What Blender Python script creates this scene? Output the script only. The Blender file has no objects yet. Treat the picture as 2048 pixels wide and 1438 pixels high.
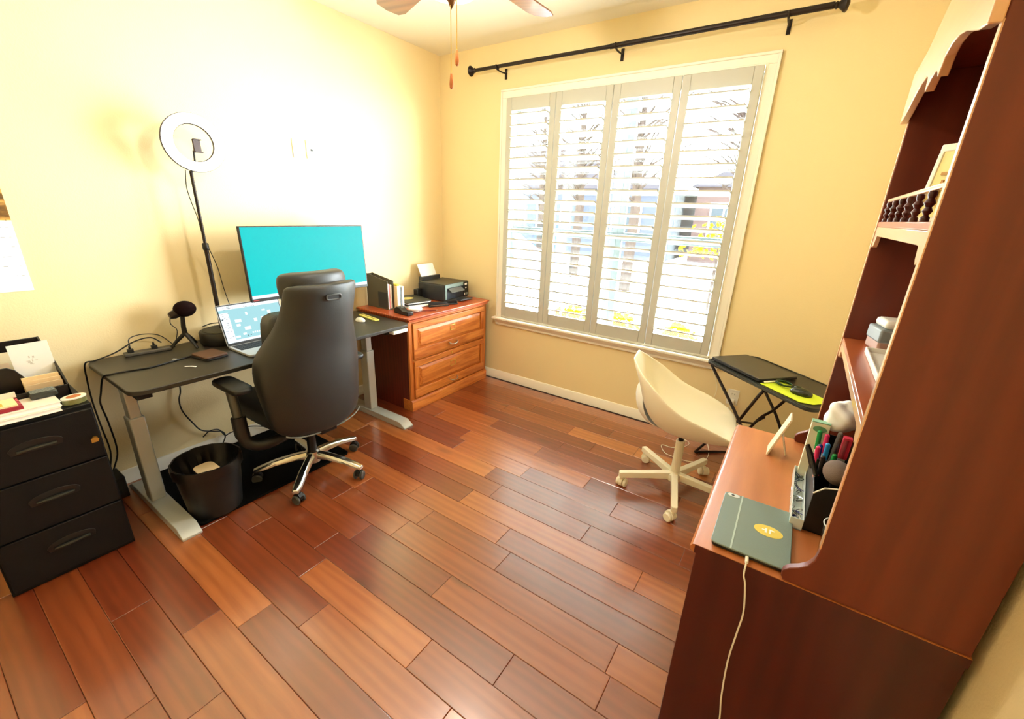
import bpy, bmesh, math, random
from mathutils import Vector, Matrix, Euler
random.seed(7)
S = bpy.context.scene
COL = S.collection
# ------------------------------------------------------------------ camera, world, light, exposure
cam_d = bpy.data.cameras.new('camera'); cam = bpy.data.objects.new('camera', cam_d); COL.objects.link(cam)
cam.location = (2.9295, -3.1342, 1.5424)
cam.rotation_euler = Euler((1.2331, -0.0356, 0.5976), 'XYZ')
cam_d.sensor_width = 36.0; cam_d.sensor_fit = 'HORIZONTAL'
cam_d.lens = 847.9975 / 2048 * 36.0
cam_d.clip_start = 0.02; cam_d.clip_end = 300
S.camera = cam
S.view_settings.view_transform = 'Standard'; S.view_settings.look = 'None'
S.view_settings.gamma = 1.0; S.view_settings.use_curve_mapping = False
S.view_settings.exposure = 0.12
S.cycles.use_denoising = True
S.cycles.max_bounces = 10; S.cycles.diffuse_bounces = 6; S.cycles.transparent_max_bounces = 12
S.cycles.sample_clamp_indirect = 8.0
S.cycles.use_guiding = True; S.cycles.guiding_training_samples = 48
SKY = 104.0
FAN_WATTS = 54.0
world = bpy.data.worlds.new('overcast_sky'); S.world = world; world.use_nodes = True
wn = world.node_tree.nodes; wl = world.node_tree.links
bg = wn['Background']
wtc = wn.new('ShaderNodeTexCoord'); wsep = wn.new('ShaderNodeSeparateXYZ'); wl.new(wtc.outputs['Generated'], wsep.inputs[0])
wr = wn.new('ShaderNodeValToRGB'); wl.new(wsep.outputs['Z'], wr.inputs[0])
wr.color_ramp.elements[0].position = 0.0; wr.color_ramp.elements[0].color = (0.95, 0.97, 1.0, 1)
wr.color_ramp.elements[1].position = 1.0; wr.color_ramp.elements[1].color = (0.80, 0.90, 1.0, 1)
wl.new(wr.outputs[0], bg.inputs['Color']); bg.inputs['Strength'].default_value = SKY
pl = bpy.data.lights.new('window_portal', 'AREA'); pl.shape = 'RECTANGLE'; pl.size = 1.80; pl.size_y = 1.76
pl.cycles.is_portal = True
po = bpy.data.objects.new('window_portal', pl); COL.objects.link(po); po.location = (1.625, 0.17, 1.503)
po.rotation_euler = (math.radians(-90), 0, 0)

# ------------------------------------------------------------------ materials
def lin(r, g, b):
    f = lambda c: (c / 255 / 12.92) if c / 255 <= 0.04045 else ((c / 255 + 0.055) / 1.055) ** 2.4
    return (f(r), f(g), f(b), 1.0)
MATS = {}
def mat(name, rgb, rough=0.5, metal=0.0, bump=0.0, bscale=200.0, coat=0.0, emit=None, estr=0.0, var=0.0, vscale=8.0, spec=0.5, trans=0.0, sss=0.0):
    if name in MATS: return MATS[name]
    m = bpy.data.materials.new(name); m.use_nodes = True; n = m.node_tree.nodes; l = m.node_tree.links
    p = n['Principled BSDF']; c = lin(*rgb)
    p.inputs['Base Color'].default_value = c; p.inputs['Roughness'].default_value = rough
    p.inputs['Metallic'].default_value = metal; p.inputs['Coat Weight'].default_value = coat
    p.inputs['Specular IOR Level'].default_value = spec
    p.inputs['Transmission Weight'].default_value = trans
    tc = n.new('ShaderNodeTexCoord')
    if emit is not None:
        p.inputs['Emission Color'].default_value = lin(*emit); p.inputs['Emission Strength'].default_value = estr
    if var > 0:
        nz = n.new('ShaderNodeTexNoise'); nz.inputs['Scale'].default_value = vscale; nz.inputs['Detail'].default_value = 4
        l.new(tc.outputs['Object'], nz.inputs['Vector'])
        mx = n.new('ShaderNodeMix'); mx.data_type = 'RGBA'
        mx.inputs['A'].default_value = tuple(v * (1 - var) for v in c[:3]) + (1,)
        mx.inputs['B'].default_value = tuple(min(1, v * (1 + var)) for v in c[:3]) + (1,)
        l.new(nz.outputs['Fac'], mx.inputs['Factor']); l.new(mx.outputs['Result'], p.inputs['Base Color'])
    if bump > 0:
        nb = n.new('ShaderNodeTexNoise'); nb.inputs['Scale'].default_value = bscale; nb.inputs['Detail'].default_value = 3
        l.new(tc.outputs['Object'], nb.inputs['Vector'])
        b = n.new('ShaderNodeBump'); b.inputs['Strength'].default_value = bump; b.inputs['Distance'].default_value = 0.002
        l.new(nb.outputs['Fac'], b.inputs['Height']); l.new(b.outputs['Normal'], p.inputs['Normal'])
    MATS[name] = m; return m

def wood(name, dark, light, axis='X', rough=0.35, coat=0.3, gscale=1.0, contrast=1.0, per_object=False, bump=0.25, knots=0.0, stops=None, spec=0.5, rings=0.35):
    if name in MATS: return MATS[name]
    m = bpy.data.materials.new(name); m.use_nodes = True; n = m.node_tree.nodes; l = m.node_tree.links
    p = n['Principled BSDF']; p.inputs['Coat Weight'].default_value = coat; p.inputs['Coat Roughness'].default_value = 0.15
    p.inputs['Specular IOR Level'].default_value = spec
    tc = n.new('ShaderNodeTexCoord'); src = tc.outputs['Object']
    oi = n.new('ShaderNodeObjectInfo')
    if per_object:
        mul = n.new('ShaderNodeMath'); mul.operation = 'MULTIPLY'; mul.inputs[1].default_value = 37.0
        l.new(oi.outputs['Random'], mul.inputs[0])
        cmb = n.new('ShaderNodeCombineXYZ'); l.new(mul.outputs[0], cmb.inputs[0]); l.new(mul.outputs[0], cmb.inputs[1])
        va = n.new('ShaderNodeVectorMath'); va.operation = 'ADD'; l.new(src, va.inputs[0]); l.new(cmb.outputs[0], va.inputs[1]); src = va.outputs[0]
    mp = n.new('ShaderNodeMapping'); l.new(src, mp.inputs[0])
    sc = {'X': (1.2, 14, 14), 'Y': (14, 1.2, 14), 'Z': (14, 14, 1.2)}[axis]
    mp.inputs['Scale'].default_value = tuple(s * gscale for s in sc)
    nz = n.new('ShaderNodeTexNoise'); nz.inputs['Scale'].default_value = 1.6; nz.inputs['Detail'].default_value = 7; nz.inputs['Roughness'].default_value = 0.62; nz.inputs['Distortion'].default_value = 0.6
    l.new(mp.outputs[0], nz.inputs['Vector'])
    wv = n.new('ShaderNodeTexWave'); wv.wave_type = 'BANDS'; wv.bands_direction = {'X': 'Y', 'Y': 'X', 'Z': 'X'}[axis]
    wv.inputs['Scale'].default_value = 0.55; wv.inputs['Distortion'].default_value = 9.0; wv.inputs['Detail'].default_value = 2; wv.inputs['Detail Scale'].default_value = 0.7
    l.new(mp.outputs[0], wv.inputs['Vector'])
    mx = n.new('ShaderNodeMix'); mx.data_type = 'FLOAT'; mx.inputs['Factor'].default_value = rings
    l.new(nz.outputs['Fac'], mx.inputs['A']); l.new(wv.outputs['Fac'], mx.inputs['B'])
    rp = n.new('ShaderNodeMapRange'); rp.inputs['From Min'].default_value = 0.5 - 0.28 / contrast; rp.inputs['From Max'].default_value = 0.5 + 0.28 / contrast
    l.new(mx.outputs['Result'], rp.inputs['Value'])
    col = n.new('ShaderNodeMix'); col.data_type = 'RGBA'; l.new(rp.outputs[0], col.inputs['Factor'])
    if per_object and stops:
        r1 = n.new('ShaderNodeValToRGB'); r2 = n.new('ShaderNodeValToRGB')
        for r, k in ((r1, 0), (r2, 1)):
            while len(r.color_ramp.elements) < len(stops): r.color_ramp.elements.new(0.5)
            for i, s in enumerate(stops):
                e = r.color_ramp.elements[i]; e.position = s[0]
                e.color = lin(*s[1 + k])
            l.new(oi.outputs['Random'], r.inputs[0])
        l.new(r1.outputs[0], col.inputs['A']); l.new(r2.outputs[0], col.inputs['B'])
    else:
        col.inputs['A'].default_value = lin(*dark); col.inputs['B'].default_value = lin(*light)
    out = col.outputs['Result']
    if knots > 0:
        mk = n.new('ShaderNodeMapping'); l.new(src, mk.inputs[0])
        mk.inputs['Scale'].default_value = {'X': (1.6, 4.5, 1), 'Y': (4.5, 1.6, 1), 'Z': (4, 4, 1.6)}[axis]
        vo = n.new('ShaderNodeTexVoronoi'); vo.inputs['Scale'].default_value = 1.0; l.new(mk.outputs[0], vo.inputs['Vector'])
        mr = n.new('ShaderNodeMapRange'); mr.inputs['From Min'].default_value = 0.02; mr.inputs['From Max'].default_value = 0.16
        mr.inputs['To Min'].default_value = 1 - knots; mr.inputs['To Max'].default_value = 1.0; l.new(vo.outputs['Distance'], mr.inputs['Value'])
        mm = n.new('ShaderNodeMix'); mm.data_type = 'RGBA'; mm.blend_type = 'MULTIPLY'; mm.inputs['Factor'].default_value = 1.0
        l.new(out, mm.inputs['A']); l.new(mr.outputs[0], mm.inputs['B']); out = mm.outputs['Result']
    l.new(out, p.inputs['Base Color'])
    rr = n.new('ShaderNodeMapRange'); rr.inputs['To Min'].default_value = rough - 0.06; rr.inputs['To Max'].default_value = rough + 0.08
    l.new(nz.outputs['Fac'], rr.inputs['Value']); l.new(rr.outputs[0], p.inputs['Roughness'])
    b = n.new('ShaderNodeBump'); b.inputs['Strength'].default_value = bump; b.inputs['Distance'].default_value = 0.0015
    l.new(mx.outputs['Result'], b.inputs['Height']); l.new(b.outputs['Normal'], p.inputs['Normal'])
    MATS[name] = m; return m

def glass(name, tint=(1, 1, 1, 1), refl=0.06):
    if name in MATS: return MATS[name]
    m = bpy.data.materials.new(name); m.use_nodes = True; n = m.node_tree.nodes; l = m.node_tree.links
    n.remove(n['Principled BSDF'])
    t = n.new('ShaderNodeBsdfTransparent'); t.inputs[0].default_value = tint
    g = n.new('ShaderNodeBsdfGlossy'); g.inputs['Roughness'].default_value = 0.02
    mx = n.new('ShaderNodeMixShader'); mx.inputs[0].default_value = refl
    l.new(t.outputs[0], mx.inputs[1]); l.new(g.outputs[0], mx.inputs[2]); l.new(mx.outputs[0], n['Material Output'].inputs[0])
    MATS[name] = m; return m

M_wall = mat('wall_paint', (238, 219, 172), 0.75, bump=0.35, bscale=130, spec=0.2)
M_ceil = mat('ceiling_paint', (244, 238, 222), 0.85, bump=0.3, bscale=90, spec=0.2)
M_trim = mat('trim_paint', (246, 242, 230), 0.4, spec=0.4)
M_shut = mat('shutter_paint', (192, 192, 184), 0.42, spec=0.4)
M_black = mat('black_plastic', (16, 16, 16), 0.45)
M_blackm = mat('black_metal', (14, 14, 15), 0.4, metal=0.2)
M_dkbrown = mat('dark_bronze', (40, 30, 26), 0.4, metal=0.5)
M_white = mat('white_plastic', (240, 238, 228), 0.4)
M_cream = mat('cream_plastic', (246, 240, 218), 0.42, spec=0.4)
M_paper = mat('paper', (250, 250, 248), 0.8)
M_silver = mat('silver_paint', (196, 200, 198), 0.38, metal=0.35)
M_chrome = mat('polished_aluminium', (215, 215, 212), 0.18, metal=1.0)
M_leather = mat('black_leather', (11, 14, 13), 0.48, bump=0.3, bscale=260, spec=0.6, coat=0.3)
M_leather.node_tree.nodes['Principled BSDF'].inputs['Coat Roughness'].default_value = 0.45
M_brass = mat('brass', (212, 178, 96), 0.3, metal=0.9)
M_grey = mat('grey_plastic', (120, 128, 130), 0.45)
M_rubber = mat('rubber', (20, 20, 20), 0.8)
M_floor = wood('floor_plank_wood', (60, 22, 14), (150, 74, 38), 'X', rough=0.2, coat=1.0, per_object=True, knots=0.6, bump=0.0, contrast=0.75, spec=1.0, rings=0.22,
               stops=[(0.0, (92, 30, 12), (128, 52, 24)), (0.35, (104, 40, 16), (142, 66, 30)), (0.65, (116, 50, 20), (160, 82, 40)), (0.88, (134, 64, 26), (184, 106, 54)), (1.0, (152, 78, 34), (206, 132, 72))])
M_floor.node_tree.nodes['Principled BSDF'].inputs['Coat Roughness'].default_value = 0.3; M_floor.node_tree.nodes['Principled BSDF'].inputs['Coat IOR'].default_value = 1.65
M_floorbase = mat('floor_joint_dark', (70, 34, 20), 0.7)
M_mahog = wood('mahogany_side', (54, 10, 9), (84, 22, 13), 'Z', rough=0.38, coat=0.1, rings=0.2, bump=0.1, gscale=0.6, contrast=0.8)  # same mahogany as the top, base darkened for the side turned from the window
M_mahogt = wood('mahogany_top', (156, 84, 42), (198, 124, 72), 'Y', rough=0.36, coat=0.5, rings=0.15, bump=0.1, gscale=0.6, contrast=0.8)  # same mahogany as the side, base lightened for the lit top
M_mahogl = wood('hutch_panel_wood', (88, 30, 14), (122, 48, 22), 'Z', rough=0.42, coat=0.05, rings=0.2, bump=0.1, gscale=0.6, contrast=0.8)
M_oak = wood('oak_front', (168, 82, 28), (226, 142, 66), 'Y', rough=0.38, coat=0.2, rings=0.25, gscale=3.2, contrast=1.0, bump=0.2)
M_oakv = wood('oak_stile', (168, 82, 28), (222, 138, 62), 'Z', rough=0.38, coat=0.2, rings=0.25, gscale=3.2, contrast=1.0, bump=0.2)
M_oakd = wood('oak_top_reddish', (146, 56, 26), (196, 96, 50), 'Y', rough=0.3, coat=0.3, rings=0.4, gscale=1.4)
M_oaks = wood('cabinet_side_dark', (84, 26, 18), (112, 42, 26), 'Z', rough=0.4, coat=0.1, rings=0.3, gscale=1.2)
M_blade = wood('fan_blade_wood', (96, 54, 34), (140, 88, 58), 'X', rough=0.3, coat=0.4)
M_desk = mat('desk_laminate_black', (46, 44, 38), 0.40, bump=0.15, bscale=400, spec=0.5)
M_glass = glass('window_glass', (0.97, 0.99, 0.98, 1), 0.06)
M_clear = glass('clear_plastic', (0.9, 0.93, 0.93, 1), 0.12)

# ------------------------------------------------------------------ geometry helpers
class MB:
    def __init__(self): self.bm = bmesh.new()
    def box(self, x0, x1, y0, y1, z0, z1, M=None):
        c = [(x, y, z) for z in (z0, z1) for y in (y0, y1) for x in (x0, x1)]
        v = [self.bm.verts.new(M @ Vector(p) if M else p) for p in c]
        for f in ((0, 2, 3, 1), (4, 5, 7, 6), (0, 1, 5, 4), (1, 3, 7, 5), (3, 2, 6, 7), (2, 0, 4, 6)):
            self.bm.faces.new([v[i] for i in f])
        return self
    def rings(self, rs, cap=True, closed=True):
        vs = [[self.bm.verts.new(p) for p in r] for r in rs]
        n = len(vs[0])
        for a, b in zip(vs, vs[1:]):
            for i in range(n if closed else n - 1):
                j = (i + 1) % n
                self.bm.faces.new([a[i], a[j], b[j], b[i]])
        if cap and closed:
            self.bm.faces.new(list(reversed(vs[0]))); self.bm.faces.new(vs[-1])
        return self
    def lathe(self, c, prof, seg=24, axis='Z', M=None):
        rs = []
        for r, h in prof:
            ring = []
            for i in range(seg):
                a = 2 * math.pi * i / seg
                u, v = max(r, 1e-4) * math.cos(a), max(r, 1e-4) * math.sin(a)
                p = {'Z': (u, v, h), 'Y': (v, h, u), 'X': (h, u, v)}[axis]
                p = Vector(p)
                if M: p = M @ p
                ring.append(p + Vector(c))
            rs.append(ring)
        return self.rings(rs)
    def tube(self, pts, r, seg=8, cyclic=False):
        pts = [Vector(p) for p in pts]; rr = r if isinstance(r, (list, tuple)) else [r] * len(pts)
        rs = []; up = None
        n = len(pts)
        for i, p in enumerate(pts):
            if cyclic: t = pts[(i + 1) % n] - pts[i - 1]
            else: t = pts[min(i + 1, n - 1)] - pts[max(i - 1, 0)]
            t.normalize()
            if up is None: up = Vector((0, 0, 1)) if abs(t.z) < 0.9 else Vector((1, 0, 0))
            a = (up - t * up.dot(t)); a.normalize(); b = t.cross(a); up = a
            rs.append([p + (a * math.cos(2 * math.pi * k / seg) + b * math.sin(2 * math.pi * k / seg)) * rr[i] for k in range(seg)])
        if cyclic: rs.append(rs[0]); return self.rings(rs, cap=False)
        return self.rings(rs)
    def prism(self, poly, a0, a1, plane='XY'):
        def P(u, v, w): return {'XY': (u, v, w), 'XZ': (u, w, v), 'YZ': (w, u, v)}[plane]
        A = [self.bm.verts.new(P(u, v, a0)) for u, v in poly]; B = [self.bm.verts.new(P(u, v, a1)) for u, v in poly]
        n = len(poly)
        for i in range(n): self.bm.faces.new([A[i], A[(i + 1) % n], B[(i + 1) % n], B[i]])
        self.bm.faces.new(list(reversed(A))); self.bm.faces.new(B)
        return self
    def ball(self, c, rx, ry=None, rz=None, seg=16, M=None):
        ry = ry or rx; rz = rz or rx
        g = bmesh.ops.create_uvsphere(self.bm, u_segments=seg, v_segments=max(6, seg // 2), radius=1.0)
        T = Matrix.Translation(c) @ (M.to_4x4() if M else Matrix.Identity(4)) @ Matrix.Diagonal((rx, ry, rz, 1))
        bmesh.ops.transform(self.bm, matrix=T, verts=g['verts']); return self
    def quad(self, *p):
        self.bm.faces.new([self.bm.verts.new(q) for q in p]); return self
    def build(self, name, m, parent=None, bevel=0.0, smooth=True, world=True, seg=2, subsurf=0, solid=0.0):
        bm = self.bm
        if parent is not None and world:
            root = parent
            while root.parent is not None: root = root.parent
            Mi = Matrix.LocRotScale(root.location, root.rotation_euler, None).inverted()
            bmesh.ops.transform(bm, matrix=Mi, verts=bm.verts[:])
        bmesh.ops.recalc_face_normals(bm, faces=bm.faces[:])
        me = bpy.data.meshes.new(name); 
        if smooth:
            for f in bm.faces: f.smooth = True
        bm.to_mesh(me); bm.free()
        if smooth and not subsurf: me.set_sharp_from_angle(angle=math.radians(38))
        me.materials.append(m)
        o = bpy.data.objects.new(name, me); COL.objects.link(o)
        if parent is not None: o.parent = parent
        if solid:
            s = o.modifiers.new('thick', 'SOLIDIFY'); s.thickness = solid; s.offset = 0
        if bevel:
            b = o.modifiers.new('bevel', 'BEVEL'); b.width = bevel; b.segments = seg; b.limit_method = 'ANGLE'; b.angle_limit = math.radians(40)
            b.harden_normals = False
        if subsurf:
            s = o.modifiers.new('sub', 'SUBSURF'); s.levels = subsurf; s.render_levels = subsurf
        return o
def B(*a, M=None): return MB().box(*a, M=M)
def thing(name, label, cat, loc=(0, 0, 0), rotz=0.0, group=None):
    o = bpy.data.objects.new(name, None); COL.objects.link(o); o.location = loc; o.rotation_euler = (0, 0, rotz)
    o.empty_display_size = 0.05; o['label'] = label; o['category'] = cat
    if group: o['group'] = group
    return o
def tag(o, label, cat, group=None):
    o['label'] = label; o['category'] = cat
    if group: o['group'] = group
    return o
def struct(o, label=None, cat=None):
    o['kind'] = 'structure'
    if label: o['label'] = label
    if cat: o['category'] = cat
    return o
def stree(name, label, cat, loc=(0, 0, 0)):
    o = thing(name, label, cat, loc); o['kind'] = 'structure'; return o
def smooth_path(pts, n=6):
    P = [Vector(p) for p in pts]; P = [P[0] * 2 - P[1]] + P + [P[-1] * 2 - P[-2]]; out = []
    for i in range(1, len(P) - 2):
        for k in range(n):
            t = k / n
            out.append(0.5 * ((2 * P[i]) + (P[i + 1] - P[i - 1]) * t + (2 * P[i - 1] - 5 * P[i] + 4 * P[i + 1] - P[i + 2]) * t * t + (-P[i - 1] + 3 * P[i] - 3 * P[i + 1] + P[i + 2]) * t ** 3))
    out.append(P[-2]); return out
def rrect(w, d, r, n=6, cx=0, cy=0):
    out = []
    for sx, sy, a0 in ((1, 1, 0), (-1, 1, 90), (-1, -1, 180), (1, -1, 270)):
        for k in range(n + 1):
            a = math.radians(a0 + 90 * k / n)
            out.append((cx + sx * (w / 2 - r) + r * math.cos(a), cy + sy * (d / 2 - r) + r * math.sin(a)))
    return out
def copy_tree(o, parent=None):
    c = o.copy(); COL.objects.link(c); c.parent = parent
    for ch in [x for x in S.objects if x.parent == o]: copy_tree(ch, c)
    return c
def Rm(rx=0, ry=0, rz=0): return Euler((math.radians(rx), math.radians(ry), math.radians(rz))).to_matrix().to_4x4()
def TR(x, y, z, rx=0, ry=0, rz=0): return Matrix.Translation((x, y, z)) @ Rm(rx, ry, rz)

XR, YF, H, T = 3.385, -4.35, 2.754, 0.15
WX0, WX1, WZ0, WZ1 = 0.725, 2.525, 0.625, 2.38
# ------------------------------------------------------------------ room shell
fl = struct(B(-T, XR + T, YF - T, T, -0.12, -0.012).build('floor', M_floorbase, bevel=0), 'dark subfloor carrying red-brown hardwood planks', 'floor')
# planks run along the window wall, 5.25 inch rows, joints where the photograph shows them
pitch = 0.1335; ytop = -1.776 + 13 * pitch
fixed = {0: None}
joint_at = {13: [2.064], 14: [2.655, 1.52], 15: [1.93], 16: [2.355, 1.30], 17: [2.07, 1.40], 12: [1.35], 11: [1.62, 2.62], 10: [2.30], 18: [1.62]}
row = 0; y1 = ytop
while y1 > YF:
    y0 = y1 - pitch
    joints = list(joint_at.get(row, []))
    x = XR if row not in joint_at else (max(joints) + 0.0)
    if row not in joint_at: x = XR - random.uniform(0.2, 1.0); joints.append(x)
    else:
        q = max(joints)
        while q + 0.9 < XR:
            q += random.uniform(0.6, 1.0)
            if q < XR - 0.1: joints.append(q)
        x = min(joints)
    while x > 0.35:
        x -= random.uniform(0.45, 1.25)
        if x > 0.1: joints.append(x)
    ed = [0.0] + sorted(joints) + [XR]
    for a, b in zip(ed, ed[1:]):
        if b - a < 0.04: continue
        ya, yb = max(y0, YF), min(y1, 0.0)
        if yb - ya < 0.01: continue
        g = 0.0007; c = 0.0018; tilt = random.uniform(-0.0004, 0.0004)
        cx, cy = (a + b) / 2, (ya + yb) / 2; hx, hy = (b - a) / 2 - g, (yb - ya) / 2 - g
        m = MB(); r1 = [(-hx, -hy), (hx, -hy), (hx, hy), (-hx, hy)]
        m.rings([[(u, v, -0.014) for u, v in r1], [(u, v, -c * 0.7) for u, v in r1], [(u * (1 - c / hx), v * (1 - c / hy), tilt * (1 if v > 0 else -1)) for u, v in r1]])
        o = m.build('plank', M_floor, smooth=False); o.parent = fl; o.location = (cx, cy, 0)
    y1 = y0; row += 1
struct(B(-T, XR + T, YF - T, T, H, H + 0.1).build('ceiling', M_ceil), 'off-white painted ceiling', 'ceiling')
struct(B(-T, 0, YF - T, T, 0, H).build('wall_left', M_wall), 'pale yellow painted wall behind the standing desk', 'wall')
struct(B(XR, XR + T, YF - T, T, 0, H).build('wall_right', M_wall), 'pale yellow painted wall behind the hutch', 'wall')
struct(B(0, XR, YF - T, YF, 0, H).build('wall_front', M_wall), 'pale yellow wall behind the camera', 'wall')
wb = MB().box(0, WX0, 0, T, 0, H).box(WX1, XR, 0, T, 0, H).box(WX0, WX1, 0, T, 0, WZ0).box(WX0, WX1, 0, T, WZ1, H)
struct(wb.build('wall_back', M_wall, smooth=False), 'tan painted wall around the shuttered window', 'wall')
def baseboard(name, a, b, axis, off, label):
    prof = [(0, 0), (0.016, 0), (0.016, 0.05), (0.011, 0.062), (0.011, 0.068), (0.006, 0.078), (0, 0.08)]
    m = MB()
    if axis == 'X': m.prism([(-off_ * 1.0 + off, z) for off_, z in prof], a, b, 'YZ')
    else: m.prism([(off + (p if off < 1 else -p), z) for p, z in prof], a, b, 'XZ')
    struct(m.build(name, M_trim), label, 'baseboard')
baseboard('baseboard_back', 0.0, XR, 'X', 0.0, 'white moulded baseboard under the window wall')
baseboard('baseboard_left', YF, 0.0, 'Y', 0.0, 'white moulded baseboard behind the standing desk')
baseboard('baseboard_right', YF, 0.0, 'Y', XR, 'white moulded baseboard behind the hutch')

# ------------------------------------------------------------------ window
win = stree('window_1', 'wide white-cased window with plantation shutters', 'window', (1.625, 0, 0.61))
m = MB()
def casing(m, x0, x1, z0, z1, w=0.062, y=-0.0):
    for a, b, c, d in ((x0, x1, z1 - w, z1), (x0, x0 + w, z0, z1 - w), (x1 - w, x1, z0, z1 - w)):
        m.box(a, b, -0.018, 0, c, d)
    m.box(x0, x1, -0.026, 0, z1 - 0.016, z1); m.box(x0, x0 + 0.016, -0.026, 0, z0, z1 - 0.016); m.box(x1 - 0.016, x1, -0.026, 0, z0, z1 - 0.016)
casing(m, 0.669, 2.582, 0.612, 2.434); m.build('casing', M_trim, win, bevel=0.003)
B(0.645, 2.606, -0.062, 0.0, 0.594, 0.614).build('sill', M_trim, win, bevel=0.006)
MB().prism([(0, 0.594), (-0.040, 0.594), (-0.034, 0.575), (-0.022, 0.560), (-0.022, 0.545), (-0.014, 0.538), (0, 0.538)], 0.667, 2.584, 'YZ').build('apron', M_trim, win)
m = MB()
for a, b, c, d in ((0.725, 0.741, 0.625, 2.38), (2.511, 2.525, 0.625, 2.38), (0.741, 2.511, 2.368, 2.38), (0.741, 2.511, 0.616, 0.634)):
    m.box(a, b, -0.022, 0.10, c, d)
m.build('jamb', M_trim, win, bevel=0.002)
# double hung sashes behind the shutters
M_sash = mat('sash_grey', (92, 102, 104), 0.5)
for i, (a, b) in enumerate(((0.741, 1.706), (1.706, 2.511))):
    for z0, z1, y in ((0.64, 1.40, 0.075), (1.37, 2.366, 0.105)):
        m = MB(); w = 0.045
        m.box(a, a + w, y, y + 0.025, z0, z1).box(b - w, b, y, y + 0.025, z0, z1).box(a + w, b - w, y, y + 0.025, z0, z0 + w).box(a + w, b - w, y, y + 0.025, z1 - w, z1)
        s = m.build('sash', M_sash, win, bevel=0.002)
        B(a + w, b - w, y + 0.010, y + 0.014, z0 + w, z1 - w).build('pane', M_glass, s)
# shutters: four hinged panels with 20 louvres each
sh_x = [0.741, 1.181, 1.6205, 2.066, 2.511]
labels = ['white louvred shutter panel nearest to the oak file cabinet', 'white louvred shutter panel second from the oak file cabinet',
          'white louvred shutter panel above the white swivel chair, third from the oak cabinet', 'white louvred shutter panel above the black tray table']
lou_mesh = None
for i in range(4):
    a, b = sh_x[i] + 0.0015, sh_x[i + 1] - 0.0015
    t = thing('window_shutter', labels[i], 'shutter', ((a + b) / 2, -0.03, 0.637), group='plantation shutters in the window')
    y0, y1 = -0.046, -0.018; sw = 0.050
    B(a, a + sw, y0, y1, 0.637, 2.366).build('stile', M_shut, t, bevel=0.004)
    B(b - sw, b, y0, y1, 0.637, 2.366).build('stile', M_shut, t, bevel=0.004)
    B(a + sw, b - sw, y0, y1, 2.275, 2.366).build('rail', M_shut, t, bevel=0.003)
    B(a + sw, b - sw, y0, y1, 0.637, 0.727).build('rail', M_shut, t, bevel=0.003)
    N = 20; pz = (2.275 - 0.727) / N; L = (b - a) - 2 * sw - 0.004
    if lou_mesh is None:
        prof = []
        prof = [(-0.0445, -0.0045), (-0.0445, 0.0045), (-0.030, 0.0060), (0.0, 0.0068), (0.030, 0.0060), (0.0445, 0.0035), (0.0445, -0.0035), (0.030, -0.0060), (0.0, -0.0068), (-0.030, -0.0060)]
        mm = MB().prism(prof, -0.5, 0.5, 'YZ'); lo = mm.build('louver', M_shut, world=False); lou_mesh = lo.data
        bpy.data.objects.remove(lo)
    for k in range(N):
        o = bpy.data.objects.new('louver', lou_mesh); COL.objects.link(o); o.parent = t
        o.location = (0, -0.002, 0.727 + pz * (k + 0.5) - 0.637); o.scale = (L, 1, 1); o.rotation_euler = (math.radians(-13), 0, 0)

# ------------------------------------------------------------------ outside
grd = struct(B(-30, 30, 0.6, 60, -0.5, -0.4).build('ground_outside', mat('pale_lawn', (206, 206, 198), 0.9, var=0.3, vscale=1.5)), 'pale lawn and drive outside the window', 'ground')
M_siding = mat('blue_grey_siding', (27, 30, 36), 0.9, spec=0.02); M_dark = mat('dark_window_glass', (14, 20, 24), 0.3, spec=0.05); M_roof = mat('roof_shingle', (26, 25, 28), 0.95, spec=0.02)
M_bark = mat('tree_bark', (26, 22, 20), 0.95, var=0.3, spec=0.0); M_yel = mat('yellow_leaves', (150, 120, 4), 0.9, var=0.3, spec=0.0)
def house(name, label, x0, x1, y0, y1, h, wins, base=-0.4, wm=M_siding):
    t = thing(name, label, 'house', ((x0 + x1) / 2, y0, base))
    B(x0, x1, y0, y1, base, h).build('wall', wm, t)
    MB().prism([(x0 - 0.3, h), (x1 + 0.3, h), ((x0 + x1) / 2 + 2, h + 1.8), ((x0 + x1) / 2 - 2, h + 1.8)], y0 - 0.3, y1, 'XZ').build('roof', M_roof, t)
    for (a, b, c, d) in wins:
        w = MB().box(a - 0.07, b + 0.07, y0 - 0.06, y0 - 0.01, c - 0.07, d + 0.07).build('window', M_white, t)
        MB().box(a, (a + b) / 2 - 0.03, y0 - 0.08, y0 - 0.061, c, d).box((a + b) / 2 + 0.03, b, y0 - 0.08, y0 - 0.061, c, d).build('pane', M_dark, w)
house('neighbour_house', 'blue-grey house across the street seen through the shutters', -16, -2.4, 16, 22, 2.6, [(-14, -12.6, 0.6, 1.9), (-9.9, -8.6, 0.6, 1.9), (-7.2, -6.2, 0.6, 1.9), (-4.6, -3.4, 0.6, 1.9)])
house('brick_house', 'dark brick house further along the street behind the yellow shrub', -1.6, 9.5, 18, 24, 2.8, [(-0.9, 0.1, 0.7, 2.1), (1.0, 2.0, 0.7, 2.1), (4, 5.4, 0.7, 2.1)], wm=mat('dark_brick', (34, 27, 26), 0.9, var=0.2, vscale=3, spec=0.02))
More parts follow.
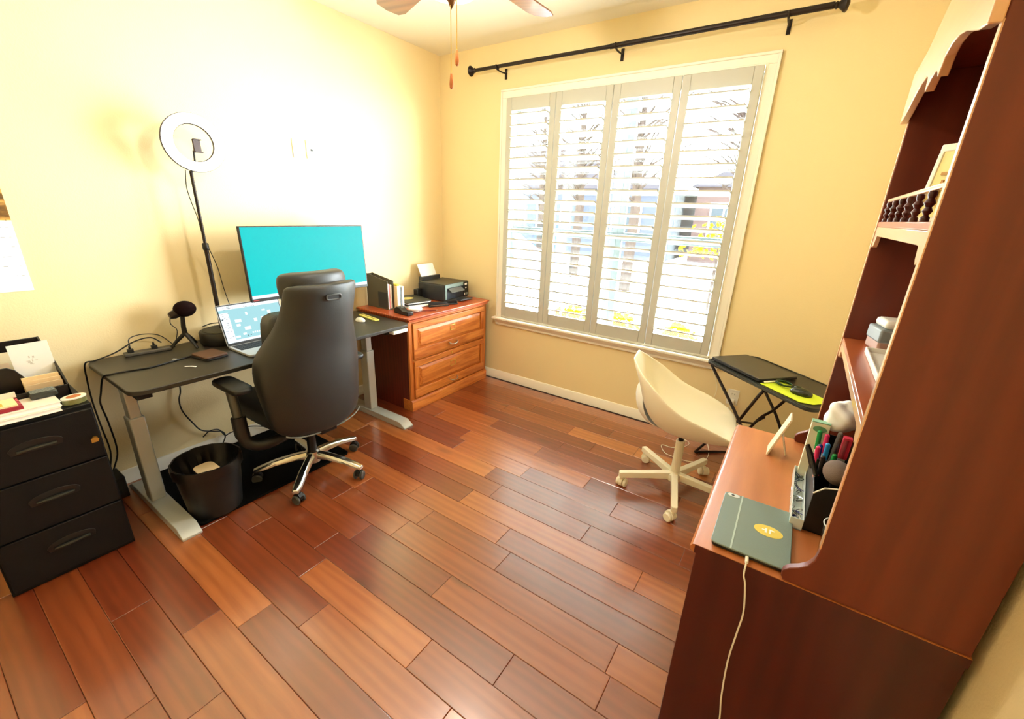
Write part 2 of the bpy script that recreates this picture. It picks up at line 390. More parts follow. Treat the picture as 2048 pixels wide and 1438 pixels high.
def tree(x, y, h, seed, label):
    rnd = random.Random(seed); t = thing('bare_tree', label, 'tree', (x, y, -0.4))
    MB().tube([(x, y, -0.4), (x + 0.05, y, h * 0.3), (x - 0.05, y, h * 0.6), (x, y, h * 0.9)], [0.16, 0.13, 0.09, 0.04]).build('trunk', M_bark, t)
    m = MB()
    for k in range(46):
        z = rnd.uniform(h * 0.3, h * 0.9); a = rnd.uniform(0, 6.28); L = rnd.uniform(0.8, 2.0); p = Vector((x, y, z)); q = p + Vector((math.cos(a) * L, math.sin(a) * L, L * 0.5))
        m.tube([p, (p + q) / 2 + Vector((0, 0, 0.08)), q], [0.035, 0.022, 0.008], 5)
        for j in range(3):
            s = p.lerp(q, rnd.uniform(0.4, 0.95)); b = rnd.uniform(0, 6.28); m.tube([s, s + Vector((math.cos(b), math.sin(b), 0.6)) * rnd.uniform(0.3, 0.7)], [0.014, 0.004], 4)
    o = m.build('branches', M_bark, t); o['kind'] = 'stuff'
tree(-1.0, 8.2, 5.6, 1, 'bare tree on the lawn outside the third shutter panel')
tree(-6.0, 12.0, 5.5, 2, 'bare tree in front of the blue-grey house across the street')
tree(0.9, 11.0, 6.0, 3, 'bare tree behind the tallest yellow shrub outside')
tree(-3.2, 9.5, 6.0, 14, 'bare tree outside the second shutter panel')
def shrub(x, y, z, r, label, seed):
    rnd = random.Random(seed); m = MB()
    for k in range(260):
        a, b, q = rnd.uniform(0, 6.28), rnd.uniform(-0.6, 1.5), r * rnd.uniform(0.45, 1)
        c = Vector((x + q * math.cos(a) * math.cos(b), y + q * math.sin(a) * math.cos(b), z + q * abs(math.sin(b)) * 1.1))
        d = Vector((rnd.uniform(-1, 1), rnd.uniform(-1, 1), rnd.uniform(-1, 1))).normalized() * 0.06; e = d.cross(Vector((0.3, 0.2, 1))).normalized() * 0.045
        m.quad(c - d, c - e, c + d, c + e)
    t = thing('yellow_shrub', label, 'shrub', (x, y, z), group='yellow shrubs outside')
    f = m.build('foliage', M_yel, t, smooth=False); f['kind'] = 'stuff'
    MB().tube([(x, y, -0.4), (x, y, z + r * 0.6)], [0.03, 0.02], 6).build('stem', M_bark, t)
shrub(1.35, 7.0, 0.75, 0.8, 'tallest yellow shrub, seen through the shutter above the tray table', 4)
shrub(0.98, 2.4, -0.1, 0.36, 'low yellow shrub close to the glass behind the third shutter panel', 5)
shrub(1.78, 2.3, -0.1, 0.34, 'low yellow shrub close to the glass behind the shutter above the tray table', 6)
shrub(0.0, 3.0, -0.25, 0.38, 'low yellow shrub beyond the glass of the second shutter panel', 8)
car = thing('parked_car', 'pale blue car parked on the street outside', 'car', (-5.6, 8.2, -0.4))
M_car = mat('car_paint', (14, 34, 60), 0.3, coat=0.1)
MB().prism([(-7.7, -0.15), (-7.7, 0.25), (-7.0, 0.4), (-6.3, 0.85), (-5.0, 0.88), (-4.2, 0.42), (-3.5, 0.3), (-3.45, -0.15)], 7.4, 9.0, 'XZ').build('body', M_car, car, bevel=0.08)
MB().prism([(-6.85, 0.42), (-6.25, 0.78), (-5.1, 0.80), (-4.45, 0.42)], 7.37, 7.41, 'XZ').build('side_window', M_dark, car)
for cx in (-6.9, -4.3):
    MB().lathe((cx, 7.45, -0.12), [(0.0, -0.1), (0.28, -0.1), (0.3, -0.06), (0.3, 0.1), (0.0, 0.1)], 20, 'Y').build('wheel', M_rubber, car)

# ------------------------------------------------------------------ curtain rod
rod = thing('curtain_rod', 'long dark bronze curtain rod mounted above the shuttered window', 'curtain rod', (1.62, -0.12, 2.562))
MB().tube([(0.49, -0.12, 2.563), (1.66, -0.12, 2.560)], 0.0125, 12).build('rod', M_dkbrown, rod)
MB().tube([(1.60, -0.12, 2.560), (2.78, -0.12, 2.565)], 0.0155, 12).build('sleeve', M_dkbrown, rod)
for x, s in ((0.49, -1), (2.78, 1)):
    MB().lathe((x, -0.12, 2.563), [(0.012, 0), (0.018, s * 0.008), (0.013, s * 0.016), (0.022, s * 0.028), (0.034, s * 0.04), (0.037, s * 0.048), (0.030, s * 0.056), (0.004, s * 0.062)], 20, 'X').build('finial', M_dkbrown, rod)
for x in (0.70, 1.64, 2.585):
    m = MB().box(x - 0.010, x + 0.010, -0.006, 0.0, 2.505, 2.575)
    m.tube(smooth_path([(x, -0.004, 2.545), (x, -0.06, 2.54), (x, -0.11, 2.543), (x, -0.14, 2.560)], 4), 0.0055, 8)
    m.tube([(x, -0.12 + 0.019 * math.cos(a), 2.562 + 0.019 * math.sin(a)) for a in [math.radians(d) for d in range(150, 400, 25)]], 0.005, 6)
    m.build('bracket', M_dkbrown, rod)

# ------------------------------------------------------------------ ceiling fan
fx, fy = 1.60, -1.64
fan = thing('ceiling_fan', 'ceiling fan with brown blades, opal light bowl and two pull chains', 'ceiling fan', (fx, fy, 2.754))
MB().lathe((fx, fy, 0), [(0.0, 2.754), (0.07, 2.754), (0.065, 2.71), (0.016, 2.69), (0.016, 2.60), (0.06, 2.59), (0.11, 2.56), (0.115, 2.47), (0.08, 2.44), (0.05, 2.43), (0.05, 2.40), (0.0, 2.40)], 28).build('motor_housing', mat('antique_brass', (120, 84, 50), 0.35, metal=0.8), fan)
M_bulb = bpy.data.materials.new('opal_light_bowl'); M_bulb.use_nodes = True
_n = M_bulb.node_tree.nodes; _l = M_bulb.node_tree.links; _n.remove(_n['Principled BSDF'])
_t = _n.new('ShaderNodeBsdfTransparent'); _e = _n.new('ShaderNodeEmission'); _e.inputs[0].default_value = lin(255, 244, 222); _e.inputs[1].default_value = 6.0
_m = _n.new('ShaderNodeMixShader'); _m.inputs[0].default_value = 0.2; _l.new(_t.outputs[0], _m.inputs[1]); _l.new(_e.outputs[0], _m.inputs[2]); _l.new(_m.outputs[0], _n['Material Output'].inputs[0])
fl_d = bpy.data.lights.new('fan_bulb', 'POINT'); fl_d.energy = FAN_WATTS; fl_d.color = (1.0, 0.93, 0.80); fl_d.shadow_soft_size = 0.05
fl_o = bpy.data.objects.new('fan_bulb', fl_d); COL.objects.link(fl_o); fl_o.location = (0, 0, 2.358 - 2.754); fl_o.parent = fan
MB().lathe((fx, fy, 0), [(0.135, 2.405), (0.138, 2.385), (0.125, 2.345), (0.09, 2.312), (0.04, 2.298), (0.0, 2.296)], 28).build('light_bowl', M_bulb, fan)
MB().lathe((fx, fy, 0), [(0.0, 2.306), (0.020, 2.304), (0.024, 2.298), (0.014, 2.288), (0.010, 2.278), (0.004, 2.268), (0.0, 2.262)], 16).build('finial', mat('antique_brass', (0, 0, 0)), fan)
for k in range(5):
    ang = math.radians(16 + 72 * k)
    Mx = Matrix.Translation((fx, fy, 2.445)) @ Matrix.Rotation(ang, 4, 'Z') @ Matrix.Rotation(math.radians(11), 4, 'X')
    poly = [(0.20, -0.055), (0.40, -0.068), (0.60, -0.072), (0.645, -0.055), (0.66, 0.0), (0.645, 0.055), (0.60, 0.072), (0.40, 0.068), (0.20, 0.055)]
    m = MB().prism(poly, -0.003, 0.003); bmesh.ops.transform(m.bm, matrix=Mx, verts=m.bm.verts[:]); m.build('blade', M_blade, fan)
    m = MB().prism([(0.10, -0.018), (0.19, -0.02), (0.26, -0.04), (0.26, 0.04), (0.19, 0.02), (0.10, 0.018)], -0.008, -0.004); bmesh.ops.transform(m.bm, matrix=Mx, verts=m.bm.verts[:]); m.build('blade_arm', MATS['antique_brass'], fan)
M_fob = mat('pull_fob_wood', (190, 110, 50), 0.4)
for (px, py, zb) in ((fx + 0.014, fy + 0.014, 2.078), (fx + 0.001, fy - 0.006, 1.995)):
    c = MB().tube([(px, py, 2.40), (px, py, zb + 0.055)], 0.0016, 6).build('pull_chain', M_brass, fan)
    MB().lathe((px, py, 0), [(0.0, zb + 0.058), (0.004, zb + 0.055), (0.006, zb + 0.04), (0.0085, zb + 0.018), (0.007, zb + 0.005), (0.0, zb)], 12).build('fob', M_fob, c)

# ------------------------------------------------------------------ wall plates
def plate_left(y0, y1, z0, z1, name, label, socket):
    t = thing(name, label, 'wall plate', (0, (y0 + y1) / 2, (z0 + z1) / 2))
    B(0, 0.006, y0, y1, z0, z1).build('cover', M_white, t, bevel=0.003)
    yc, zc = (y0 + y1) / 2, (z0 + z1) / 2
    if socket:
        for dz in (-0.024, 0.024):
            s = MB().prism(rrect(0.034, 0.028, 0.010, 4, yc, zc + dz), 0.004, 0.0075, 'YZ').build('socket', M_white, t)
            MB().box(0.0074, 0.0082, yc - 0.008, yc - 0.006, zc + dz - 0.003, zc + dz + 0.006).box(0.0074, 0.0082, yc + 0.006, yc + 0.008, zc + dz - 0.003, zc + dz + 0.006).box(0.0074, 0.0082, yc - 0.002, yc + 0.002, zc + dz - 0.009, zc + dz - 0.006).build('slot', M_black, s)
    else:
        B(0.0055, 0.009, yc - 0.008, yc + 0.008, zc - 0.007, zc + 0.007).build('cable_jack', M_black, t, bevel=0.001)
plate_left(-1.408, -1.332, 1.821, 1.935, 'power_outlet', 'white double socket high on the wall, closer to the ring light', True)
plate_left(-1.312, -1.238, 1.823, 1.937, 'cable_outlet', 'white cable jack plate high on the wall, closer to the window', False)
t = thing('low_outlet', 'white wall socket beneath the tray table with a charger plugged in', 'wall plate', (2.717, 0, 0.37))
B(2.680, 2.752, -0.006, 0, 0.312, 0.425).build('cover', M_white, t, bevel=0.003)
B(2.698, 2.734, -0.009, -0.005, 0.377, 0.405).build('socket', M_white, t, bevel=0.002)
MB().box(2.707, 2.709, -0.0098, -0.0085, 0.388, 0.398).box(2.723, 2.725, -0.0098, -0.0085, 0.388, 0.398).build('slot', M_black, t)
t = thing('phone_charger', 'white charger block plugged into the low socket with its cord', 'charger', (2.716, -0.03, 0.34))
B(2.700, 2.732, -0.045, -0.009, 0.325, 0.358).build('body', M_white, t, bevel=0.004)
MB().tube(smooth_path([(2.716, -0.04, 0.326), (2.70, -0.07, 0.27), (2.64, -0.06, 0.20), (2.62, -0.05, 0.10), (2.63, -0.08, 0.01), (2.66, -0.20, 0.005), (2.665, -0.30, 0.005), (2.64, -0.37, 0.005), (2.56, -0.42, 0.005), (2.47, -0.42, 0.005), (2.41, -0.40, 0.005), (2.365, -0.31, 0.005), (2.44, -0.30, 0.005), (2.50, -0.24, 0.005), (2.52, -0.16, 0.005), (2.46, -0.12, 0.005), (2.40, -0.10, 0.005)]), 0.0022, 6).build('cord', M_white, t)
tag(MB().tube(smooth_path([(2.552, -0.03, 0.55), (2.575, -0.02, 0.50), (2.607, -0.015, 0.42), (2.600, -0.012, 0.33), (2.57, -0.012, 0.22), (2.56, -0.03, 0.10), (2.53, -0.06, 0.006)]), 0.002, 6).build('blind_cord', M_cream), 'thin cream cord hanging on the wall below the window sill corner', 'cord')

# ------------------------------------------------------------------ calendar
cal = thing('wall_calendar', 'wall calendar with brown landscape picture over a white month sheet', 'calendar', (0.0, -2.90, 1.40))
B(0.0005, 0.003, -3.05, -2.750, 1.116, 1.423).build('month_sheet', M_paper, cal, smooth=False)
mp = mat('calendar_picture', (150, 104, 50), 0.5)
nt = mp.node_tree; p = nt.nodes['Principled BSDF']; tc = nt.nodes.new('ShaderNodeTexCoord'); mpn = nt.nodes.new('ShaderNodeMapping'); mpn.inputs['Scale'].default_value = (1, 6, 22)
nz = nt.nodes.new('ShaderNodeTexNoise'); nz.inputs['Scale'].default_value = 1.5; nz.inputs['Detail'].default_value = 6; rp = nt.nodes.new('ShaderNodeValToRGB')
rp.color_ramp.elements[0].position = 0.35; rp.color_ramp.elements[0].color = lin(56, 40, 16); rp.color_ramp.elements[1].position = 0.62; rp.color_ramp.elements[1].color = lin(222, 170, 84)
e = rp.color_ramp.elements.new(0.47); e.color = lin(120, 84, 30)
nt.links.new(tc.outputs['Object'], mpn.inputs[0]); nt.links.new(mpn.outputs[0], nz.inputs['Vector']); nt.links.new(nz.outputs['Fac'], rp.inputs[0]); nt.links.new(rp.outputs[0], p.inputs['Base Color'])
B(0.0005, 0.0035, -3.05, -2.750, 1.424, 1.66).build('picture_sheet', mp, cal, smooth=False)
m = MB(); rnd = random.Random(3)
for r in range(6):
    z = 1.395 - 0.042 * r
    for k in range(14):
        y = -2.765 - 0.02 * k
        if rnd.random() < 0.6: m.box(0.003, 0.0033, y - rnd.uniform(0.004, 0.014), y, z - 0.0008, z + 0.0012)
o = m.build('printed_marks', mat('grey_print', (150, 160, 168), 0.8), cal, smooth=False); o['kind'] = 'stuff'
for k in range(12):
    y = -2.765 - 0.024 * k
    MB().tube([(0.002 + 0.003 * math.cos(a), y, 1.4235 + 0.004 * math.sin(a)) for a in [i * math.pi / 4 for i in range(8)]], 0.0006, 4, cyclic=True).build('wire_loop', M_blackm, cal)

# ------------------------------------------------------------------ standing desk
DX0, DX1, DY0, DY1, DZ = 0.012, 0.655, -2.662, -1.048, 0.740
desk = thing('standing_desk', 'long black height-adjustable desk with silver T legs against the wall', 'desk', (0.33, -1.86, 0))
cx, cy = (DX0 + DX1) / 2, (DY0 + DY1) / 2
MB().prism(rrect(DX1 - DX0, DY1 - DY0, 0.06, 8, cx, cy), DZ - 0.024, DZ).build('tabletop', M_desk, desk, bevel=0.004)
for y in (-2.608, -1.226):
    f = MB()
    f.prism([(0.06, 0.0), (0.775, 0.0), (0.775, 0.012), (0.72, 0.046), (0.12, 0.046), (0.06, 0.012)], y - 0.042, y + 0.042, 'XZ').build('foot', M_silver, desk, bevel=0.003)
    B(0.315, 0.395, y - 0.032, y + 0.032, 0.046, 0.52).build('leg_column', M_silver, desk, bevel=0.006)
    B(0.325, 0.385, y - 0.024, y + 0.024, 0.50, DZ - 0.05).build('inner_tube', M_silver, desk, bevel=0.005)
    B(0.06, 0.62, y - 0.028, y + 0.028, DZ - 0.052, DZ - 0.024).build('side_bracket', M_blackm, desk, bevel=0.002)
B(0.33, 0.38, -2.58, -1.25, DZ - 0.058, DZ - 0.026).build('crossbar', M_blackm, desk)
k = B(0.610, 0.668, -1.225, -1.095, DZ - 0.048, DZ - 0.025).build('control_panel', M_white, desk, bevel=0.004)
for j in range(4):
    B(0.668, 0.6695, -1.215 + 0.028 * j, -1.203 + 0.028 * j, DZ - 0.041, DZ - 0.033).build('button', mat('light_grey', (190, 196, 200), 0.5), k)

# floor mat, surge box
tag(MB().prism(rrect(0.69, 0.86, 0.03, 5, 0.385, -2.13), 0.001, 0.014).build('floor_mat', mat('black_rubber_mat', (9, 9, 8), 0.95, bump=0.5, bscale=300, spec=0.1), bevel=0.004), 'thin black mat on the floor under the standing desk', 'mat')
t = thing('surge_protector', 'black surge protector box on the floor beside the black file cabinet', 'surge protector', (0.09, -2.70, 0))
B(0.03, 0.16, -2.755, -2.672, 0.001, 0.125).build('body', M_black, t, bevel=0.005)
B(0.160, 0.163, -2.735, -2.700, 0.03, 0.05).build('switch', M_rubber, t)

# ------------------------------------------------------------------ monitor
mon = thing('monitor', 'large slim monitor with a plain bright cyan screen', 'monitor', (0.24, -1.515, DZ))
Mt = TR(0.25, -1.515, 1.190, 0, -2.5, 0)
def loc(m, M): bmesh.ops.transform(m.bm, matrix=M, verts=m.bm.verts[:]); return m
loc(MB().box(-0.020, 0.0, -0.417, 0.417, -0.222, 0.215), Mt).build('housing', M_black, mon, bevel=0.003)
loc(MB().box(0.0, 0.0012, -0.409, 0.409, -0.184, 0.208), Mt).build('screen', mat('cyan_screen', (0, 12, 12), 0.5, spec=0.1, emit=(0, 224, 226), estr=0.86), mon)
loc(MB().box(0.0, 0.0014, -0.409, 0.409, -0.203, -0.184), Mt).build('taskbar', mat('white_screen', (60, 60, 60), 0.3, emit=(235, 245, 250), estr=1.0), mon)
loc(MB().box(0.0, 0.0012, -0.405, -0.372, -0.215, -0.210), Mt).build('badge', mat('red_print', (170, 60, 60), 0.5), mon)
loc(MB().box(-0.055, -0.02, -0.10, 0.10, -0.08, 0.08), Mt).build('rear_housing', M_black, mon, bevel=0.01)
B(0.175, 0.205, -1.55, -1.48, DZ + 0.012, 1.16).build('stand_neck', M_blackm, mon, bevel=0.004)
MB().prism(rrect(0.18, 0.30, 0.02, 5, 0.155, -1.515), DZ + 0.0005, DZ + 0.012).build('stand_base', M_blackm, mon, bevel=0.002)

# ------------------------------------------------------------------ laptop on the desk (screen faces the chair)
lap = thing('open_laptop', 'open silver laptop with a light blue desktop, on the standing desk', 'laptop', (0.435, -1.945, DZ), math.radians(1))
L = Matrix.Translation((0, 0, 0))
lx, lw, ld = 0.0, 0.36, 0.245
MB().prism(rrect(ld, lw, 0.012, 5), 0.002, 0.014).build('base', mat('laptop_silver', (205, 206, 208), 0.35, metal=0.5), lap, bevel=0.0015, world=False)
B(-0.105, 0.005, -0.165, 0.165, 0.0138, 0.0146).build('keyboard_well', M_blackm, lap, world=False)
m = MB()
for r in range(5):
    for c in range(14): m.box(-0.100 + r * 0.0205, -0.083 + r * 0.0205, -0.160 + c * 0.0230, -0.142 + c * 0.0230, 0.0146, 0.0158)
o = m.build('keycaps', mat('key_black', (34, 34, 36), 0.5), lap, world=False, smooth=False); o['kind'] = 'stuff'
B(0.022, 0.105, -0.06, 0.06, 0.0138, 0.0143).build('trackpad', mat('trackpad', (222, 224, 226), 0.3), lap, world=False)
Ml = TR(-0.118, 0, 0.012, 0, -17, 0)
loc(MB().prism(rrect(0.236, lw, 0.010, 5, 0.118, 0), 0.0, 0.005), Ml @ Rm(0, -90, 0)).build('lid', mat('laptop_silver', (0, 0, 0)), lap, world=False)
Ms = Ml
loc(MB().box(0.0002, 0.0012, -0.177, 0.177, 0.002, 0.234), Ms).build('bezel', M_black, lap, world=False)
scr = mat('laptop_screen', (10, 14, 14), 0.5, spec=0.1, emit=(176, 232, 240), estr=0.88)
loc(MB().box(0.0012, 0.0020, -0.172, 0.172, 0.016, 0.228), Ms).build('screen', scr, lap, world=False)
mi = MB(); md = MB(); rnd = random.Random(11)
mi.box(0.002, 0.0024, -0.172, 0.172, 0.206, 0.228).box(0.002, 0.0024, -0.172, -0.125, 0.016, 0.19).box(0.002, 0.0024, -0.172, 0.172, 0.016, 0.030)
for (yy, zz, w, h) in ((-0.085, 0.135, 0.035, 0.018), (-0.09, 0.11, 0.022, 0.014), (-0.045, 0.085, 0.035, 0.02), (-0.03, 0.17, 0.012, 0.018), (0.01, 0.125, 0.018, 0.02), (-0.07, 0.055, 0.02, 0.012), (0.05, 0.13, 0.014, 0.018), (-0.11, 0.045, 0.025, 0.012), (0.1, 0.16, 0.02, 0.02), (0.07, 0.175, 0.02, 0.01)):
    mi.box(0.002, 0.0024, yy - w / 2, yy + w / 2, zz - h / 2, zz + h / 2)
for k in range(9): mi.box(0.002, 0.0024, -0.028 + k * 0.012, -0.020 + k * 0.012, 0.050, 0.060)
for k in range(40):
    yy = rnd.uniform(-0.168, -0.13) if k < 22 else rnd.uniform(-0.165, 0.05); zz = rnd.uniform(0.035, 0.185) if k < 22 else rnd.uniform(0.205, 0.225)
    md.box(0.0024, 0.0027, yy, yy + rnd.uniform(0.004, 0.014), zz, zz + 0.0015)
md.box(0.0024, 0.0028, -0.168, -0.160, 0.150, 0.156).box(0.0024, 0.0028, -0.058, -0.052, 0.040, 0.045).box(0.0024, 0.0028, -0.042, -0.036, 0.041, 0.046)
o = loc(mi, Ms).build('screen_windows', mat('white_screen', (0, 0, 0)), lap, world=False); o['kind'] = 'stuff'
o = loc(md, Ms).build('screen_marks', mat('dark_print', (60, 80, 96), 0.6), lap, world=False); o['kind'] = 'stuff'

# ------------------------------------------------------------------ ring light
RX, RY = 0.13, -2.066
rl = thing('ring_light', 'white ring light on a tall thin black pole with a round black base', 'ring light', (RX, RY, DZ))
MB().lathe((RX + 0.02, RY, DZ), [(0.0, 0.001), (0.118, 0.001), (0.124, 0.01), (0.124, 0.066), (0.118, 0.074), (0.10, 0.076), (0.0, 0.076)], 36).build('base', M_black, rl)
MB().lathe((RX + 0.02, RY, DZ), [(0.0, 0.0765), (0.105, 0.0765), (0.105, 0.0785), (0.0, 0.079)], 30).build('base_cover', mat('grey_felt', (74, 74, 64), 0.9), rl)
MB().tube([(RX, RY, DZ + 0.076), (RX, RY, 1.30)], 0.0115, 12).build('lower_pole', M_dkbrown, rl)
MB().tube([(RX, RY, 1.28), (RX, RY, 1.68)], 0.008, 12).build('upper_pole', M_dkbrown, rl)
MB().lathe((RX, RY, 0), [(0.013, 1.27), (0.016, 1.275), (0.016, 1.305), (0.012, 1.31)], 14).build('clamp', M_black, rl)
rc = Vector((RX + 0.03, RY + 0.028, 1.816)); Mr = Matrix.Translation(rc) @ Rm(0, 0, -6)
def ring(m, R0, R1, x0, x1, seg=56):
    rs = []
    for i in range(seg):
        a = 2 * math.pi * i / seg; c, s = math.cos(a), math.sin(a)
        rs.append([(x0, R0 * c, R0 * s), (x1, R0 * c, R0 * s), (x1, R1 * c, R1 * s), (x0, R1 * c, R1 * s)])
    rs.append(rs[0]); return m.rings(rs, cap=False)
loc(ring(MB(), 0.088, 0.141, -0.012, 0.004), Mr).build('ring_housing', M_dkbrown, rl)
loc(ring(MB(), 0.091, 0.138, 0.004, 0.012), Mr).build('diffuser', mat('ring_diffuser', (250, 250, 248), 0.5, emit=(255, 252, 246), estr=2.2), rl)
MB().tube([(RX, RY, 1.66), (RX + 0.005, RY + 0.01, 1.70), (RX + 0.02, RY + 0.02, 1.72), (RX + 0.02, RY + 0.024, 1.78)], 0.005, 8).build('gooseneck', M_black, rl)
loc(MB().box(-0.008, 0.004, -0.017, 0.017, -0.026, 0.034).box(0.004, 0.014, -0.019, 0.019, -0.030, -0.024).box(0.004, 0.014, -0.019, 0.019, 0.030, 0.036), Matrix.Translation(rc + Vector((0.0, 0.012, -0.015))) @ Rm(0, 0, 8)).build('phone_holder', mat('dark_brown_plastic', (52, 26, 20), 0.5), rl)
MB().tube(smooth_path([(RX - 0.01, RY - 0.02, 1.685), (RX - 0.012, RY - 0.03, 1.60), (RX - 0.01, RY - 0.022, 1.52), (RX - 0.012, RY - 0.008, 1.45), (RX - 0.012, RY + 0.0, 1.36), (RX - 0.03, RY + 0.03, 1.26), (0.08, RY + 0.06, 1.16), (0.07, RY + 0.075, 1.04), (0.06, RY + 0.10, 0.90), (0.05, RY + 0.14, 0.752)]), 0.0022, 6).build('cord', M_black, rl)
MB().tube(smooth_path([(RX - 0.08, RY - 0.07, DZ + 0.085), (RX - 0.06, RY - 0.02, DZ + 0.10), (RX - 0.0, RY + 0.05, DZ + 0.10), (RX + 0.06, RY + 0.05, DZ + 0.09), (RX + 0.10, RY + 0.02, DZ + 0.085)]), 0.003, 6).build('coiled_cord', M_black, rl)

# ------------------------------------------------------------------ microphone
mx_, my_ = 0.125, -2.252
mic = thing('microphone', 'black desktop microphone on a small tripod', 'microphone', (mx_, my_, DZ))
for a in (15, 128, 250):
    r = math.radians(a); MB().tube([(mx_, my_, DZ + 0.085), (mx_ + 0.045 * math.cos(r), my_ + 0.045 * math.sin(r), DZ + 0.042), (mx_ + 0.078 * math.cos(r), my_ + 0.078 * math.sin(r), DZ + 0.007)], [0.011, 0.009, 0.007], 8).build('leg', M_black, mic)
MB().tube([(mx_, my_, DZ + 0.070), (mx_, my_, DZ + 0.12), (mx_ + 0.002, my_ + 0.006, DZ + 0.185)], [0.014, 0.012, 0.011], 12).build('post', M_black, mic)
MB().tube([(mx_, my_ - 0.052, DZ + 0.190), (mx_, my_ - 0.035, DZ + 0.195), (mx_, my_ + 0.02, DZ + 0.215)], [0.016, 0.023, 0.026], 16).build('body', M_dkbrown, mic)
MB().ball((mx_ + 0.008, my_ + 0.022, DZ + 0.222), 0.046, 0.054, 0.044, 24).build('foam_windscreen', mat('black_foam', (26, 12, 12), 1.0, bump=0.6, bscale=900, spec=0.1), mic)
MB().tube(smooth_path([(mx_, my_ - 0.050, DZ + 0.186), (mx_ + 0.005, my_ - 0.056, DZ + 0.15), (mx_ + 0.005, my_ - 0.035, DZ + 0.115), (mx_ + 0.005, my_ - 0.042, DZ + 0.075), (mx_, my_ - 0.060, DZ + 0.03), (mx_ - 0.01, my_ - 0.075, DZ + 0.005)]), 0.0022, 6).build('cord', M_black, mic)

# ------------------------------------------------------------------ desk smalls
t = thing('power_strip', 'flat grey power strip with two plugs at the back of the desk', 'power strip', (0.07, -2.41, DZ))
Mp = TR(0.075, -2.42, DZ, 0, 0, -8)
loc(MB().box(-0.025, 0.025, -0.10, 0.10, 0.001, 0.018), Mp).build('body', mat('dark_grey', (84, 80, 72), 0.5), t, bevel=0.004)
for y in (-0.07, 0.03):
    q = loc(MB().box(-0.012, 0.014, y - 0.013, y + 0.013, 0.018, 0.036).prism([(y - 0.006, 0.036), (y + 0.006, 0.036), (y + 0.003, 0.055), (y - 0.003, 0.055)], -0.004, 0.004, 'YZ'), Mp).build('plug', M_black, t, bevel=0.002)
wal = thing('wallet', 'brown and black leather wallet lying flat on the desk', 'wallet', (0.39, -2.26, DZ))
Mw = TR(0.385, -2.245, DZ, 0, 0, 8)
loc(MB().prism(rrect(0.145, 0.115, 0.012, 5), 0.001, 0.010), Mw).build('lower_cover', M_black, wal, bevel=0.002)
loc(MB().prism(rrect(0.142, 0.112, 0.012, 5), 0.011, 0.021), Mw).build('upper_cover', mat('brown_leather', (86, 56, 38), 0.5, var=0.2), wal, bevel=0.003)
tag(MB().tube(smooth_path([(0.31, -2.29, DZ + 0.004), (0.335, -2.41, DZ + 0.004), (0.355, -2.50, DZ + 0.004), (0.335, -2.575, DZ + 0.004), (0.33, -2.64, DZ + 0.004), (0.31, -2.668, DZ - 0.01), (0.20, -2.672, 0.62), (0.10, -2.668, 0.53), (0.05, -2.652, 0.40), (0.05, -2.652, 0.23), (0.06, -2.69, 0.132)]), 0.004, 8).build('power_cable', M_black), 'thick black cable crossing the desk top and dropping beside its end', 'cable')
tag(MB().tube(smooth_path([(0.10, -2.36, DZ + 0.05), (0.09, -2.40, DZ + 0.085), (0.08, -2.47, DZ + 0.075), (0.06, -2.55, DZ + 0.03), (0.05, -2.63, DZ + 0.006), (0.035, -2.668, DZ - 0.005), (0.03, -2.678, 0.645), (0.03, -2.683, 0.53), (0.028, -2.68, 0.386), (0.028, -2.675, 0.23), (0.04, -2.70, 0.13)]), 0.0036, 8).build('power_cable', M_black), 'thick black cable running from the power strip over the desk corner', 'cable')
tag(MB().tube(smooth_path([(0.08, -2.49, DZ + 0.05), (0.06, -2.48, DZ + 0.09), (0.05, -2.42, DZ + 0.10), (0.05, -2.35, DZ + 0.08), (0.08, -2.31, DZ + 0.03), (0.09, -2.30, DZ + 0.006)]), 0.0025, 6).build('thin_cable', M_black), 'thin black cable arching over the power strip', 'cable')
tag(MB().tube(smooth_path([(0.03, -2.306, 0.70), (0.03, -2.306, 0.484), (0.03, -2.325, 0.41), (0.03, -2.322, 0.336), (0.03, -2.287, 0.244), (0.03, -2.253, 0.177), (0.035, -2.194, 0.144), (0.04, -2.146, 0.123), (0.04, -2.135, 0.082), (0.05, -2.165, 0.038), (0.06, -2.194, 0.025)]), 0.004, 8).build('hanging_cable', M_black), 'black cable hanging below the desk and curling above the wastebasket', 'cable')
tag(MB().tube(smooth_path([(0.06, -2.26, 0.14), (0.06, -2.22, 0.165), (0.06, -2.17, 0.155), (0.06, -2.14, 0.10), (0.05, -2.10, 0.10), (0.04, -1.98, 0.09), (0.04, -1.85, 0.03)]), 0.0035, 8).build('looped_cable', M_black), 'black cable looping against the baseboard under the desk', 'cable')
pc = thing('pencil_case', 'flat yellow pencil box on the desk near the oak cabinet', 'pencil case', (0.31, -1.15, DZ))
Mp = TR(0.31, -1.15, DZ, 0, 0, 82)
loc(MB().box(-0.02, 0.02, -0.115, 0.115, 0.001, 0.012), Mp).build('box', mat('yellow_card', (216, 206, 104), 0.5), pc, bevel=0.003)
loc(MB().box(-0.003, 0.003, -0.112, 0.112, 0.012, 0.013), Mp).build('stripe', mat('dark_olive', (90, 84, 30), 0.5), pc)
t = thing('computer_mouse', 'small white mouse beside the yellow pencil box', 'mouse', (0.335, -1.235, DZ))
MB().ball((0.335, -1.245, DZ + 0.006), 0.045, 0.028, 0.022).build('shell', M_white, t)
MB().ball((0.318, -1.245, DZ + 0.027), 0.010, 0.004, 0.003).build('wheel', M_grey, t)
